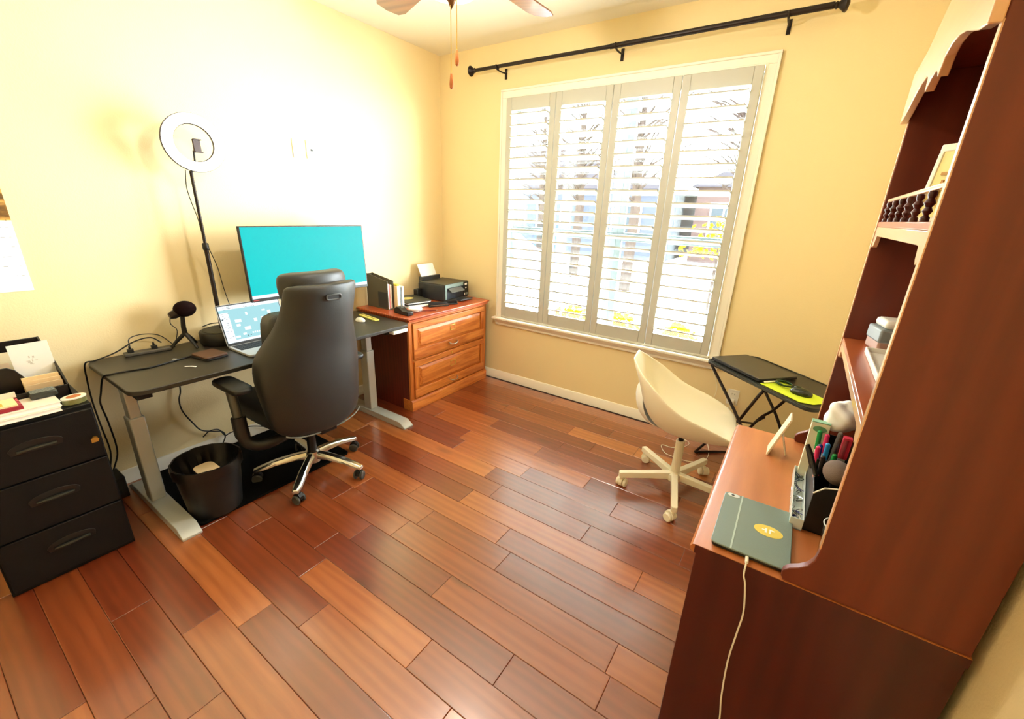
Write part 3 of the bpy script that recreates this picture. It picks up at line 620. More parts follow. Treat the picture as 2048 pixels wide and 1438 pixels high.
tag(MB().prism([(0.455, -2.385), (0.475, -2.365), (0.50, -2.352), (0.505, -2.360), (0.48, -2.374), (0.462, -2.392)], DZ + 0.001, DZ + 0.003).build('paper_scrap', M_paper), 'white torn paper scrap on the desk in front of the wallet', 'paper')
tag(MB().prism([(0.29, -2.385), (0.31, -2.375), (0.305, -2.368), (0.287, -2.377)], DZ + 0.001, DZ + 0.003).build('paper_scrap', M_paper), 'tiny white paper crumb on the desk behind the wallet', 'paper')

# ------------------------------------------------------------------ wastebasket
wb = thing('wastebasket', 'round black wastebasket with a black liner beside the desk leg', 'wastebasket', (0.625, -2.44, 0.014))
def cyl_open(c, r0, r1, z0, z1, th=0.003, seg=36, rx=1, ry=1):
    return MB().lathe(c, [(0, z0), (r0, z0), (r1, z1), (r1 - th, z1), (r0 - th, z0 + th), (0, z0 + th)], seg)
cyl_open((0.625, -2.44, 0), 0.118, 0.148, 0.015, 0.295).build('bin', M_black, wb)
m = MB(); rs = []
rnd = random.Random(5); seg = 44; off = [rnd.uniform(-1, 1) for _ in range(seg)]
for (r, z, j) in ((0.150, 0.245, 0.004), (0.153, 0.28, 0.003), (0.151, 0.300, 0.002), (0.143, 0.301, 0.002), (0.137, 0.27, 0.005), (0.12, 0.21, 0.010), (0.09, 0.16, 0.02), (0.0, 0.14, 0)):
    rs.append([(0.625 + max(0.001, r + j * off[i]) * math.cos(2 * math.pi * i / seg), -2.44 + max(0.001, r + j * off[i]) * math.sin(2 * math.pi * i / seg), z + j * off[(i * 3) % seg] * 0.8) for i in range(seg)])
m.rings(rs, cap=False).build('liner', mat('black_bag', (12, 11, 13), 0.35), wb)
t = MB(); q = []
MB().prism(rrect(0.15, 0.09, 0.03, 5, 0.68, -2.46), 0.262, 0.266).build('discarded_paper', mat('tan_paper', (232, 212, 178), 0.8), wb)

# ------------------------------------------------------------------ black file cabinet
FX, FY0, FY1, FZ = 0.605, -3.165, -2.775, 0.722
fc = thing('file_cabinet', 'black three-drawer metal file cabinet beside the standing desk', 'file cabinet', (0.32, -2.97, 0))
M_fc = mat('black_steel', (6, 6, 6), 0.55, bump=0.2, bscale=500, spec=0.3)
B(0.02, FX - 0.018, FY0, FY1, 0.0, FZ).build('body', M_fc, fc, bevel=0.003)
for i, (z0, z1) in enumerate(((0.025, 0.245), (0.252, 0.475), (0.482, 0.705))):
    d = B(FX - 0.018, FX, FY0 + 0.006, FY1 - 0.006, z0, z1).build('drawer', M_fc, fc, bevel=0.003)
    zc = z0 + 0.13; yc = -2.962
    pts = [(yc + 0.075 * math.cos(a), zc + 0.028 * math.sin(a)) for a in [math.pi * k / 12 for k in range(13)]]
    MB().prism(pts + [(yc - 0.07, zc - 0.018), (yc + 0.07, zc - 0.018)], FX, FX + 0.003, 'YZ').build('pull_recess', mat('cup_pull_black', (20, 20, 20), 0.35), d, bevel=0.001)
    MB().tube([(FX + 0.006, yc - 0.055, zc - 0.006), (FX + 0.011, yc, zc - 0.004), (FX + 0.006, yc + 0.055, zc - 0.006)], [0.005, 0.008, 0.005], 8).build('handle', mat('pull_grey', (58, 60, 56), 0.35, metal=0.6), d)
lk = MB().lathe((FX - 0.018, -2.800, 0.572), [(0, 0.018), (0.009, 0.018), (0.009, 0.024), (0, 0.024)], 14, 'X').build('lock', M_brass, fc)
MB().box(FX + 0.006, FX + 0.016, -2.8015, -2.7985, 0.568, 0.576).prism([(-2.815, 0.560), (-2.795, 0.560), (-2.79, 0.572), (-2.80, 0.582), (-2.815, 0.578)], FX + 0.016, FX + 0.018, 'YZ').build('key', M_brass, lk)

# things on the black cabinet
org = thing('desk_organizer', 'black stepped mail organizer on the black file cabinet', 'organizer', (0.25, -2.95, FZ))
B(0.10, 0.44, -3.14, -2.80, FZ + 0.001, FZ + 0.006).build('bottom', M_black, org)
M_orgp = mat('organizer_black', (20, 13, 12), 0.4)
B(0.10, 0.106, -3.14, -2.80, FZ + 0.006, FZ + 0.20).build('rear_panel', M_orgp, org, bevel=0.002)
B(0.21, 0.216, -3.14, -2.80, FZ + 0.006, FZ + 0.165).build('divider', M_orgp, org, bevel=0.002)
MB().prism([(-3.14, FZ + 0.006), (-2.80, FZ + 0.006), (-2.80, FZ + 0.095), (-2.905, FZ + 0.095), (-2.925, FZ + 0.135), (-2.945, FZ + 0.15), (-3.14, FZ + 0.15)], 0.36, 0.367, 'YZ').build('stepped_panel', M_orgp, org, bevel=0.002)
B(0.434, 0.44, -3.14, -2.80, FZ + 0.006, FZ + 0.055).build('front_lip', M_orgp, org, bevel=0.002)
for y in (-3.14, -2.806): MB().prism([(0.10, FZ + 0.006), (0.44, FZ + 0.006), (0.44, FZ + 0.055), (0.36, FZ + 0.11), (0.21, FZ + 0.165), (0.10, FZ + 0.20)], y, y + 0.006, 'XZ').build('side_panel', M_orgp, org)
t = thing('greeting_card', 'white card with a faint grey sketch standing in the mail organizer', 'card', (0.30, -2.86, FZ + 0.03))
Mc = TR(0.322, -2.862, FZ + 0.07, 0, -6, 4)
loc(MB().box(0, 0.002, -0.060, 0.060, 0.0, 0.155), Mc).build('card_sheet', M_paper, t)
rnd = random.Random(9); m = MB()
for k in range(9):
    y0, z0 = rnd.uniform(-0.02, 0.015), rnd.uniform(0.06, 0.10); m.box(0.002, 0.0023, y0, y0 + rnd.uniform(0.002, 0.012), z0, z0 + rnd.uniform(0.001, 0.01))
o = loc(m, Mc).build('sketch', mat('faint_grey', (214, 212, 206), 0.8), t); o['kind'] = 'stuff'
tag(loc(MB().box(0, 0.003, -0.10, 0.08, 0.0, 0.16), TR(0.235, -2.97, FZ + 0.02, 0, -5, 0)).build('envelope', mat('cream_paper', (236, 226, 196), 0.8)), 'cream envelope tucked behind the white card in the organizer', 'envelope')
tag(loc(MB().box(0, 0.003, -0.04, 0.03, 0.0, 0.12), TR(0.255, -2.955, FZ + 0.02, 0, -5, 0)).build('note_card', mat('peach_paper', (246, 222, 196), 0.8)), 'small peach note between the purple notebook and white card', 'card')
t = thing('purple_notebook', 'dark purple notebook standing in the mail organizer', 'notebook', (0.30, -3.01, FZ + 0.01))
B(0.285, 0.30, -3.09, -2.985, FZ + 0.008, FZ + 0.195).build('cover', mat('deep_purple', (40, 20, 92), 0.5), t, bevel=0.004)
B(0.288, 0.297, -3.085, -2.984, FZ + 0.010, FZ + 0.191).build('pages', M_paper, t)
for i, (y0, y1, x0, x1, c, lb) in enumerate(((-2.92, -2.812, 0.38, 0.43, (232, 206, 150), 'tan paper bundle in the front slot of the organizer'),)):
    t = thing('paper_bundle', lb, 'papers', (0.4, -2.86, FZ + 0.01))
    for k in range(3): B(0.375 + k * 0.018, 0.384 + k * 0.018, y0, y1, FZ + 0.008, FZ + 0.075 + 0.012 * (2 - k)).build('sheet', mat('tan_paper%d' % k, (240 - 14 * k, 214 - 14 * k, 168 - 10 * k), 0.8), t)
M_bookw = mat('book_white', (248, 244, 232), 0.6)
def book(name, label, x0, x1, y0, y1, z0, z1, cov, rz=0, group=None):
    cx, cy = (x0 + x1) / 2, (y0 + y1) / 2; t = thing(name, label, 'book', (cx, cy, z0), math.radians(rz), group)
    hx, hy, h = (x1 - x0) / 2, (y1 - y0) / 2, z1 - z0
    B(-hx, hx, -hy, hy, 0.0005, 0.0025).build('cover', cov, t, world=False); B(-hx, hx, -hy, hy, h - 0.002, h).build('cover', cov, t, world=False)
    B(-hx + 0.003, hx - 0.003, -hy + 0.004, hy - 0.003, 0.0025, h - 0.002).build('pages', M_paper, t, world=False)
    return t
book('book', 'white-edged book lying at the front of the black cabinet, lower of two', 0.455, 0.600, -3.155, -2.862, FZ, FZ + 0.017, M_bookw)
book('book', 'white-edged book lying at the front of the black cabinet, upper of two', 0.450, 0.592, -3.150, -2.858, FZ + 0.0175, FZ + 0.036, M_bookw, 0.6)
t = thing('stationery_box', 'cream and yellow stationery box with red trim on the white books', 'box', (0.50, -3.03, FZ + 0.0365))
B(0.453, 0.575, -3.15, -2.955, FZ + 0.037, FZ + 0.050).build('tray', mat('red_card', (150, 26, 44), 0.6), t)
B(0.455, 0.562, -3.148, -2.965, FZ + 0.050, FZ + 0.056).build('insert', mat('cream_card', (244, 232, 178), 0.6), t)
B(0.458, 0.470, -3.148, -2.955, FZ + 0.056, FZ + 0.076).build('rear_ledge', mat('pale_pink_card', (240, 222, 208), 0.6), t)
B(0.488, 0.496, -3.12, -3.02, FZ + 0.056, FZ + 0.0575).build('slot', mat('olive_dark', (90, 76, 40), 0.6), t)
for k in range(6): B(0.520, 0.550, -3.135 + k * 0.024, -3.121 + k * 0.024, FZ + 0.056, FZ + 0.0585).build('label_block', mat('yellow_block', (214, 180, 70), 0.6), t)
for k in range(4): B(0.475 + 0.022 * k, 0.482 + 0.022 * k, -2.962, -2.956, FZ + 0.050, FZ + 0.0515).build('trim_mark', mat('rose_print', (220, 110, 120), 0.6), t)
t = thing('clear_clip_box', 'dark see-through box of clips between the books and organizer', 'box', (0.47, -2.865, FZ))
B(0.445, 0.505, -2.925, -2.845, FZ + 0.038, FZ + 0.062).build('box', mat('smoke_plastic', (44, 50, 48), 0.2), t, bevel=0.006)
for k in range(5): MB().tube([(0.452 + 0.01 * k, -2.92, FZ + 0.063), (0.455 + 0.01 * k, -2.88, FZ + 0.0635), (0.452 + 0.01 * k, -2.85, FZ + 0.063)], 0.0008, 4).build('clip', mat('pale_wire', (170, 180, 176), 0.4), t)
t = thing('tin_box', 'oval greenish tin with an orange picture lid at the cabinet corner', 'tin', (0.535, -2.805, FZ))
def oval(a, b, n=28, cx=0, cy=0): return [(cx + a * math.cos(2 * math.pi * k / n), cy + b * math.sin(2 * math.pi * k / n)) for k in range(n)]
Mo = TR(0.535, -2.812, FZ, 0, 0, 12)
loc(MB().prism(oval(0.030, 0.038), 0.001, 0.022), Mo).build('tin', mat('green_tin', (150, 150, 96), 0.3, metal=0.4), t)
loc(MB().prism(oval(0.032, 0.040), 0.022, 0.027), Mo).build('lid', M_white, t, bevel=0.001)
loc(MB().prism(oval(0.018, 0.024), 0.027, 0.028), Mo).build('lid_picture', mat('orange_print', (196, 112, 56), 0.5), t)

# ------------------------------------------------------------------ oak lateral file cabinet
oc = thing('oak_file_cabinet', 'oak lateral file cabinet with two raised-panel drawers in the corner', 'file cabinet', (0.30, -0.54, 0))
OX, OY0, OY1, OZ = 0.592, -1.022, -0.075, 0.765
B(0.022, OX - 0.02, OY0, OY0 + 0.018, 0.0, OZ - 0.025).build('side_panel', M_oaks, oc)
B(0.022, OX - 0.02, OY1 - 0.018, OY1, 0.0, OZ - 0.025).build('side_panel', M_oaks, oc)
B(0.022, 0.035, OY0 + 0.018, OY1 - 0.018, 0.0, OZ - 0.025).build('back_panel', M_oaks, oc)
B(OX - 0.02, OX, OY0, OY0 + 0.035, 0.09, OZ - 0.025).build('stile', M_oakv, oc, bevel=0.002); B(OX - 0.02, OX, OY1 - 0.035, OY1, 0.09, OZ - 0.025).build('stile', M_oakv, oc, bevel=0.002)
B(OX - 0.02, OX, OY0 + 0.035, OY1 - 0.035, OZ - 0.05, OZ - 0.025).build('rail', M_oak, oc, bevel=0.002); B(OX - 0.02, OX - 0.003, OY0 + 0.035, OY1 - 0.035, 0.412, 0.428).build('rail', M_oak, oc, bevel=0.002)
MB().prism([(0.5, 0.0), (OX + 0.014, 0.0), (OX + 0.014, 0.075), (OX + 0.006, 0.086), (OX - 0.004, 0.092), (0.5, 0.092)], OY0 - 0.003, OY1 + 0.003, 'XZ').build('plinth', M_oak, oc, bevel=0.002)
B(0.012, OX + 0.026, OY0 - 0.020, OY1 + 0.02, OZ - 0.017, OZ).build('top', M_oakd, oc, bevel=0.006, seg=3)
B(0.014, OX + 0.014, OY0 - 0.002, OY1 + 0.012, OZ - 0.036, OZ - 0.017).build('top_moulding', M_oakd, oc, bevel=0.005)
for z0, z1 in ((0.432, 0.712), (0.104, 0.408)):
    y0, y1 = OY0 + 0.038, OY1 - 0.038
    d = MB().box(OX - 0.018, OX + 0.001, y0, y1, z0, z1)
    w = 0.045; lower = 0.070
    dr = d.build('drawer', M_oak, oc)
    B(OX + 0.001, OX + 0.012, y0, y1, z1 - w, z1).build('drawer_rail', M_oak, dr, bevel=0.003); B(OX + 0.001, OX + 0.012, y0, y1, z0, z0 + lower).build('drawer_rail', M_oak, dr, bevel=0.003)
    for q0, q1 in ((y0, y0 + w), (y1 - w, y1)): B(OX + 0.001, OX + 0.012, q0, q1, z0 + lower, z1 - w).build('drawer_stile', M_oakv, dr, bevel=0.003)
    a0, a1, b0, b1 = y0 + w + 0.006, y1 - w - 0.006, z0 + lower + 0.006, z1 - w - 0.006; s = 0.022
    MB().rings([[(OX + 0.002, a0, b0), (OX + 0.002, a1, b0), (OX + 0.002, a1, b1), (OX + 0.002, a0, b1)], [(OX + 0.014, a0 + s, b0 + s), (OX + 0.014, a1 - s, b0 + s), (OX + 0.014, a1 - s, b1 - s), (OX + 0.014, a0 + s, b1 - s)]]).build('raised_panel', M_oak, dr, smooth=False)
    zc = (b0 + b1) / 2 + 0.02; yc = -0.548
    MB().box(OX + 0.014, OX + 0.018, yc - 0.032, yc + 0.032, zc + 0.018, zc + 0.024).box(OX + 0.014, OX + 0.018, yc - 0.032, yc + 0.032, zc - 0.024, zc - 0.018).box(OX + 0.014, OX + 0.018, yc - 0.032, yc - 0.026, zc - 0.018, zc + 0.018).box(OX + 0.014, OX + 0.018, yc + 0.026, yc + 0.032, zc - 0.018, zc + 0.018).build('label_holder', M_brass, dr, bevel=0.001)
    zh = z0 + 0.040
    MB().tube(smooth_path([(OX + 0.012, yc - 0.048, zh + 0.012), (OX + 0.032, yc - 0.044, zh + 0.004), (OX + 0.038, yc - 0.02, zh - 0.006), (OX + 0.038, yc + 0.02, zh - 0.006), (OX + 0.032, yc + 0.044, zh + 0.004), (OX + 0.012, yc + 0.048, zh + 0.012)], 4), 0.0045, 8).build('handle', mat('pewter', (200, 194, 180), 0.25, metal=0.9), dr)
MB().lathe((OX + 0.0, -0.555, 0.385), [(0, 0.0), (0.007, 0.0), (0.007, 0.014), (0, 0.015)], 14, 'X').build('lock', M_brass, oc)

# things on the oak cabinet
mf = thing('magazine_file', 'dark grey magazine holder full of papers beside the monitor', 'magazine holder', (0.17, -0.92, OZ))
M_mf = mat('charcoal_board', (88, 82, 66), 0.7)
Mq = TR(0.165, -0.895, OZ, 0, 0, 0)
loc(MB().prism([(-0.125, 0.001), (0.125, 0.001), (0.125, 0.225), (-0.125, 0.265)], -0.047, -0.043, 'XZ'), Mq).build('side_panel', M_mf, mf)
loc(MB().prism([(-0.125, 0.001), (0.125, 0.001), (0.125, 0.225), (-0.125, 0.265)], 0.010, 0.014, 'XZ'), Mq).build('side_panel', M_mf, mf)
loc(MB().box(-0.125, -0.121, -0.043, 0.010, 0.001, 0.262).box(-0.121, 0.125, -0.043, 0.010, 0.001, 0.005), Mq).build('back_panel', M_mf, mf)
loc(MB().box(0.01, 0.115, -0.0478, -0.047, 0.012, 0.135), Mq).build('darker_pocket', mat('pocket_dark', (44, 44, 46), 0.6), mf)
for k, c in enumerate(((250, 240, 230), (206, 120, 120), (245, 235, 215), (240, 240, 240))):
    loc(MB().box(-0.11, 0.122 - 0.002 * k, -0.040 + k * 0.012, -0.034 + k * 0.012, 0.006, 0.205 - 0.004 * k), Mq).build('paper_file', mat('file_%d' % k, c, 0.8), mf)
t = thing('book', 'cream upright book with a yellow top next to the magazine holder', 'book', (0.24, -0.862, OZ))
B(0.11, 0.325, -0.878, -0.848, OZ + 0.001, OZ + 0.185).build('cover', mat('cream_cover', (246, 226, 178), 0.6), t, bevel=0.002)
B(0.12, 0.322, -0.875, -0.851, OZ + 0.185, OZ + 0.197).build('yellow_top', mat('yellow_card2', (226, 206, 40), 0.6), t)
t = thing('book', 'slim grey upright book between the cream and white ones', 'book', (0.24, -0.842, OZ))
B(0.13, 0.327, -0.846, -0.836, OZ + 0.001, OZ + 0.172).build('cover', mat('slate_cover', (96, 110, 120), 0.5), t, bevel=0.001)
B(0.132, 0.324, -0.8445, -0.8375, OZ + 0.172, OZ + 0.1725).build('pages', M_paper, t)
t = thing('book', 'slim white upright book at the end of the upright row', 'book', (0.24, -0.825, OZ))
B(0.13, 0.332, -0.834, -0.816, OZ + 0.001, OZ + 0.180).build('cover', M_bookw, t, bevel=0.001)
B(0.132, 0.329, -0.832, -0.818, OZ + 0.180, OZ + 0.1805).build('pages', M_paper, t)
bd = thing('black_binder', 'black binder lying flat with a yellow oval emblem', 'binder', (0.22, -0.66, OZ))
Mb = TR(0.235, -0.655, OZ + 0.018, 0, 0, -14)
loc(MB().prism(rrect(0.30, 0.24, 0.02, 6), 0.001, 0.010), Mb).build('lower_cover', M_black, bd, bevel=0.002)
loc(MB().prism(rrect(0.285, 0.225, 0.018, 6), 0.010, 0.020), Mb).build('pages', M_paper, bd)
loc(MB().prism(rrect(0.30, 0.24, 0.02, 6), 0.020, 0.026), Mb).build('upper_cover', mat('binder_black', (40, 42, 34), 0.5), bd, bevel=0.002)
e_ = loc(MB().prism(oval(0.040, 0.052, 32, -0.02, -0.02), 0.026, 0.0268), Mb).build('emblem', mat('emblem_yellow', (232, 206, 118), 0.5), bd)
loc(MB().box(-0.026, -0.008, -0.045, -0.038, 0.0268, 0.0272).box(-0.026, -0.010, -0.03, -0.022, 0.0268, 0.0272).box(-0.026, -0.012, -0.012, -0.002, 0.0268, 0.0272).box(-0.020, -0.016, -0.05, 0.004, 0.0268, 0.0272), Mb).build('emblem_mark', mat('emblem_dark', (70, 66, 40), 0.6), e_)
t = thing('paper_stack', 'white papers lying under the black binder', 'papers', (0.28, -0.68, OZ))
for k in range(4): loc(MB().box(-0.13, 0.155 + 0.006 * k, -0.108, 0.108, 0.001 + 0.0045 * k, 0.0045 + 0.0045 * k), TR(0.25, -0.665, OZ, 0, 0, -14 + 2 * k)).build('sheet', M_paper, t)
td = thing('tape_dispenser', 'black tape dispenser at the cabinet corner next to the desk', 'tape dispenser', (0.50, -0.94, OZ))
Mtd = TR(0.475, -0.955, OZ, 0, 0, -6)
loc(MB().prism([(-0.085, 0.001), (0.085, 0.001), (0.088, 0.03), (0.07, 0.036), (0.02, 0.030), (-0.02, 0.052), (-0.06, 0.052), (-0.085, 0.03)], -0.028, 0.028, 'XZ'), Mtd).build('body', M_black, td, bevel=0.005)
loc(MB().lathe((-0.035, 0, 0.040), [(0.012, -0.012), (0.026, -0.012), (0.026, 0.012), (0.012, 0.012)], 20, 'Y'), Mtd).build('tape_roll', M_clear, td)
t = thing('paper_strips', 'crumpled white paper strips beside the tape dispenser', 'papers', (0.53, -0.86, OZ))
for k in range(5):
    loc(MB().box(-0.055, 0.05, -0.016, 0.016, 0.001, 0.0025), TR(0.515 - 0.02 * k, -0.865 + 0.018 * k, OZ + 0.003 * k + 0.012, 6 * (k - 2), -8 + 4 * k, -14 + 24 * k)).build('strip', M_paper, t)
pen = thing('pen', 'thin dark pen lying on the oak cabinet top', 'pen', (0.55, -0.75, OZ))
MB().tube([(0.50, -0.82, OZ + 0.006), (0.575, -0.71, OZ + 0.006)], [0.0045, 0.004], 8).build('barrel', mat('pen_red', (120, 30, 24), 0.4), pen)
MB().tube([(0.575, -0.71, OZ + 0.006), (0.585, -0.695, OZ + 0.005)], [0.004, 0.001], 8).build('tip', M_silver, pen)
st = thing('stapler', 'black stapler lying in front of the printer', 'stapler', (0.42, -0.60, OZ))
for dx, dy, rz in ((0.0, 0.0, 62),):
    Q = TR(0.475, -0.575, OZ, 0, 0, rz)
    loc(MB().box(-0.085, 0.085, -0.019, 0.019, 0.001, 0.010), Q).build('base', M_black, st, bevel=0.003)
    loc(MB().prism([(-0.085, 0.018), (-0.07, 0.042), (0.05, 0.036), (0.085, 0.024), (0.083, 0.014), (-0.07, 0.014)], -0.016, 0.016, 'XZ'), Q).build('arm', M_black, st, bevel=0.004)
    loc(MB().box(-0.07, 0.083, -0.010, 0.010, 0.011, 0.015), Q).build('staple_channel', M_chrome, st)
st2 = thing('hole_punch', 'black hole punch between the stapler and printer tray', 'hole punch', (0.48, -0.44, OZ))
Q = TR(0.485, -0.455, OZ, 0, 0, 58)
loc(MB().box(-0.07, 0.07, -0.025, 0.025, 0.001, 0.014), Q).build('base', M_black, st2, bevel=0.003)
loc(MB().prism([(-0.065, 0.020), (0.02, 0.046), (0.06, 0.044), (0.072, 0.020)], -0.014, 0.014, 'XZ'), Q).build('lever', M_blackm, st2, bevel=0.004)
loc(MB().box(0.066, 0.071, -0.020, 0.020, 0.014, 0.03), Q).build('metal_edge', M_chrome, st2)

pr = thing('printer', 'black inkjet printer with white paper in its rear feed', 'printer', (0.26, -0.27, OZ))
Qp = TR(0.245, -0.262, OZ, 0, 0, 4)
loc(MB().box(-0.15, 0.15, -0.172, 0.172, 0.006, 0.145), Qp).build('body', mat('printer_black', (34, 36, 40), 0.35), pr, bevel=0.008)
loc(MB().box(-0.145, 0.150, -0.168, 0.168, 0.145, 0.152), Qp).build('scanner_lid', mat('printer_lid', (64, 64, 58), 0.45), pr, bevel=0.004)
loc(MB().box(0.150, 0.154, -0.165, 0.095, 0.118, 0.148).box(0.150, 0.154, -0.165, -0.145, 0.02, 0.118), Qp).build('front_frame', mat('printer_grey', (120, 138, 132), 0.35), pr, bevel=0.002)
loc(MB().box(0.1495, 0.151, -0.145, 0.080, 0.022, 0.116), Qp).build('paper_mouth', mat('mouth_dark', (10, 22, 34), 0.3), pr)
loc(MB().prism([(0.151, 0.108), (0.195, 0.080), (0.197, 0.084), (0.153, 0.114)], -0.125, 0.06, 'XZ'), Qp).build('output_flap', mat('flap_grey', (92, 96, 96), 0.4), pr)
loc(MB().box(0.13, 0.255, -0.075, 0.095, 0.008, 0.016).box(0.252, 0.257, -0.075, 0.095, 0.010, 0.022), Qp).build('output_tray', mat('tray_grey', (52, 54, 60), 0.35), pr, bevel=0.002)
cp = loc(MB().box(0.150, 0.157, 0.098, 0.170, 0.020, 0.146), Qp).build('control_strip', M_blackm, pr, bevel=0.004)
for (y0, y1, z0, z1) in ((0.110, 0.145, 0.118, 0.134), (0.118, 0.138, 0.088, 0.098), (0.104, 0.114, 0.028, 0.048)):
    loc(MB().box(0.157, 0.158, y0, y1, z0, z1), Qp).build('label', M_paper, cp)
for k in range(4): loc(MB().box(0.157, 0.1585, 0.120 + 0.010 * k, 0.126 + 0.010 * k, 0.028, 0.048), Qp).build('button', M_grey, cp)
loc(MB().box(-0.165, -0.125, -0.14, 0.105, 0.150, 0.188), Qp @ Rm(0, 0, 0)).build('rear_feed', mat('printer_black', (0, 0, 0)), pr, bevel=0.003)
loc(MB().box(-0.0008, 0.0008, -0.105, 0.105, -0.02, 0.135), Qp @ TR(-0.142, -0.02, 0.165, 0, -24, 0)).build('paper_sheet', M_paper, pr)
loc(MB().box(-0.15, -0.10, -0.235, -0.173, 0.006, 0.09), Qp).build('power_brick', M_black, pr, bevel=0.004)

# ------------------------------------------------------------------ office chair
ch = thing('office_chair', 'black leather high-back office chair with polished five-star base', 'office chair', (0.738, -1.948, 0), math.radians(1))
def W(m, n, mt, **k): return m.build(n, mt, ch, world=False, **k)
# rear shell: rounded cross sections stacked in z (local x backwards = +x)
def shell_rows(rows, seg=28, cyo=0.012, xp=2.6):
    rs = []
    for (z, hw, xr, th) in rows:
        ring = []
        for i in range(seg):
            a = 2 * math.pi * i / seg; c, s = math.cos(a), math.sin(a)
            u = math.copysign(abs(s) ** (2 / xp), s) * hw; v = math.copysign(abs(c) ** (2 / xp), c)
            curve = -0.055 * (abs(u) / max(hw, 0.01)) ** 2.4
            ring.append((xr - th / 2 + v * th / 2 + curve, cyo + u, z))
        rs.append(ring)
    return rs
rows = [(0.352, 0.13, 0.200, 0.05), (0.364, 0.195, 0.208, 0.075), (0.390, 0.240, 0.212, 0.10), (0.44, 0.262, 0.216, 0.13), (0.52, 0.272, 0.218, 0.16), (0.64, 0.288, 0.218, 0.175), (0.74, 0.293, 0.218, 0.175),
        (0.81, 0.282, 0.220, 0.165), (0.87, 0.256, 0.226, 0.14), (0.93, 0.228, 0.234, 0.115), (1.00, 0.208, 0.246, 0.095), (1.08, 0.202, 0.256, 0.08), (1.135, 0.203, 0.262, 0.065), (1.156, 0.196, 0.260, 0.05), (1.163, 0.175, 0.254, 0.03)]
def drift(z): return 0.008 if z < 0.8 else 0.008 + 0.060 * min(1, (z - 0.8) / 0.3)
def shell_rows(rows, seg=32, extra=0.0, xp=3.2):
    rs = []
    for (z, hw, xr, th) in rows:
        ring = []
        for i in range(seg):
            a = 2 * math.pi * i / seg; c, s_ = math.cos(a), math.sin(a)
            u = math.copysign(abs(s_) ** (2 / xp), s_) * hw; v = math.copysign(abs(c) ** (2 / xp), c)
            ring.append((xr - th / 2 + v * th / 2 - 0.06 * (abs(u) / max(hw, 0.01)) ** 2.1, drift(z) + extra + u, z))
        rs.append(ring)
    return rs
bk = W(MB().rings(shell_rows(rows)), 'backrest', M_leather, subsurf=1)
rows2 = [(1.05, 0.165, 0.185, 0.06), (1.09, 0.184, 0.192, 0.085), (1.15, 0.190, 0.190, 0.095), (1.19, 0.184, 0.184, 0.09), (1.206, 0.168, 0.175, 0.07), (1.213, 0.135, 0.165, 0.04)]
W(MB().rings(shell_rows(rows2, extra=0.010)), 'headrest', M_leather, subsurf=1)
W(MB().tube([(0.262, 0.072 + 0.040 * u, 1.098 + 0.012 * v) for u, v in ((-1, -0.6), (-0.8, -1), (0.8, -1), (1, -0.6), (1, 0.6), (0.8, 1), (-0.8, 1), (-1, 0.6))], 0.0045, 8, cyclic=True), 'handle_slot', mat('slot_rim', (70, 74, 74), 0.3), bevel=0)
W(MB().box(0.235, 0.2605, 0.036, 0.108, 1.090, 1.106), 'slot_recess', mat('slot_black', (5, 5, 5), 0.6))
W(MB().tube(smooth_path([(0.195 - 0.04 * abs(math.sin(a)) ** 3, 0.008 + 0.236 * math.sin(a), 0.405 - 0.05 * math.cos(a)) for a in [math.radians(d) for d in range(-75, 80, 15)]], 3), 0.004, 6), 'piping', mat('piping_grey', (110, 112, 108), 0.3))
def pad(m, x0, x1, y0, y1, z0, z1, r=0.06):
    cx, cy = (x0 + x1) / 2, (y0 + y1) / 2; rs = []
    h = z1 - z0
    for f, z in ((0.93, z0), (1.0, z0 + h * 0.25), (1.0, z0 + h * 0.7), (0.96, z0 + h * 0.92), (0.86, z1)):
        rs.append([(x, y, z) for x, y in rrect((x1 - x0) * f, (y1 - y0) * f, r * f, 5, cx, cy)])
    return m.rings(rs)
W(pad(MB(), -0.40, 0.14, -0.262, 0.262, 0.395, 0.50, 0.09), 'seat', M_leather, subsurf=1)
W(pad(MB(), -0.02, 0.13, -0.20, 0.20, 0.50, 1.02, 0.05), 'backrest_cushion', M_leather, subsurf=1)
W(MB().box(-0.13, 0.15, -0.09, 0.09, 0.335, 0.395).box(0.10, 0.20, -0.05, 0.05, 0.34, 0.42), 'seat_mechanism', M_blackm, bevel=0.006)
for s, yy in ((-1, -0.345), (1, 0.312)):
    a = W(pad(MB(), -0.16, 0.10, yy - 0.048, yy + 0.048, 0.655, 0.690, 0.035), 'armrest_pad', M_black, subsurf=1)
    W(MB().tube([(-0.06, yy, 0.655), (-0.03, yy, 0.45)], [0.024, 0.022], 14), 'armrest_post', mat('post_grey', (92, 92, 88), 0.3, metal=0.6))
    W(MB().tube(smooth_path([(-0.034, yy - s * 0.0, 0.50), (-0.02, yy, 0.40), (0.0, yy - s * 0.02, 0.345), (0.03, yy - s * 0.10, 0.325), (0.04, yy - s * 0.24, 0.345)], 5), [0.034] * 6 + [0.030] * 15, 10), 'armrest_bracket', M_black)
W(MB().tube([(0, 0, 0.13), (0, 0, 0.34)], [0.026, 0.024], 16), 'gas_lift', M_blackm)
W(MB().lathe((0, 0, 0), [(0.0, 0.075), (0.040, 0.08), (0.046, 0.11), (0.040, 0.150), (0.030, 0.158), (0.0, 0.158)], 20), 'hub', M_chrome)
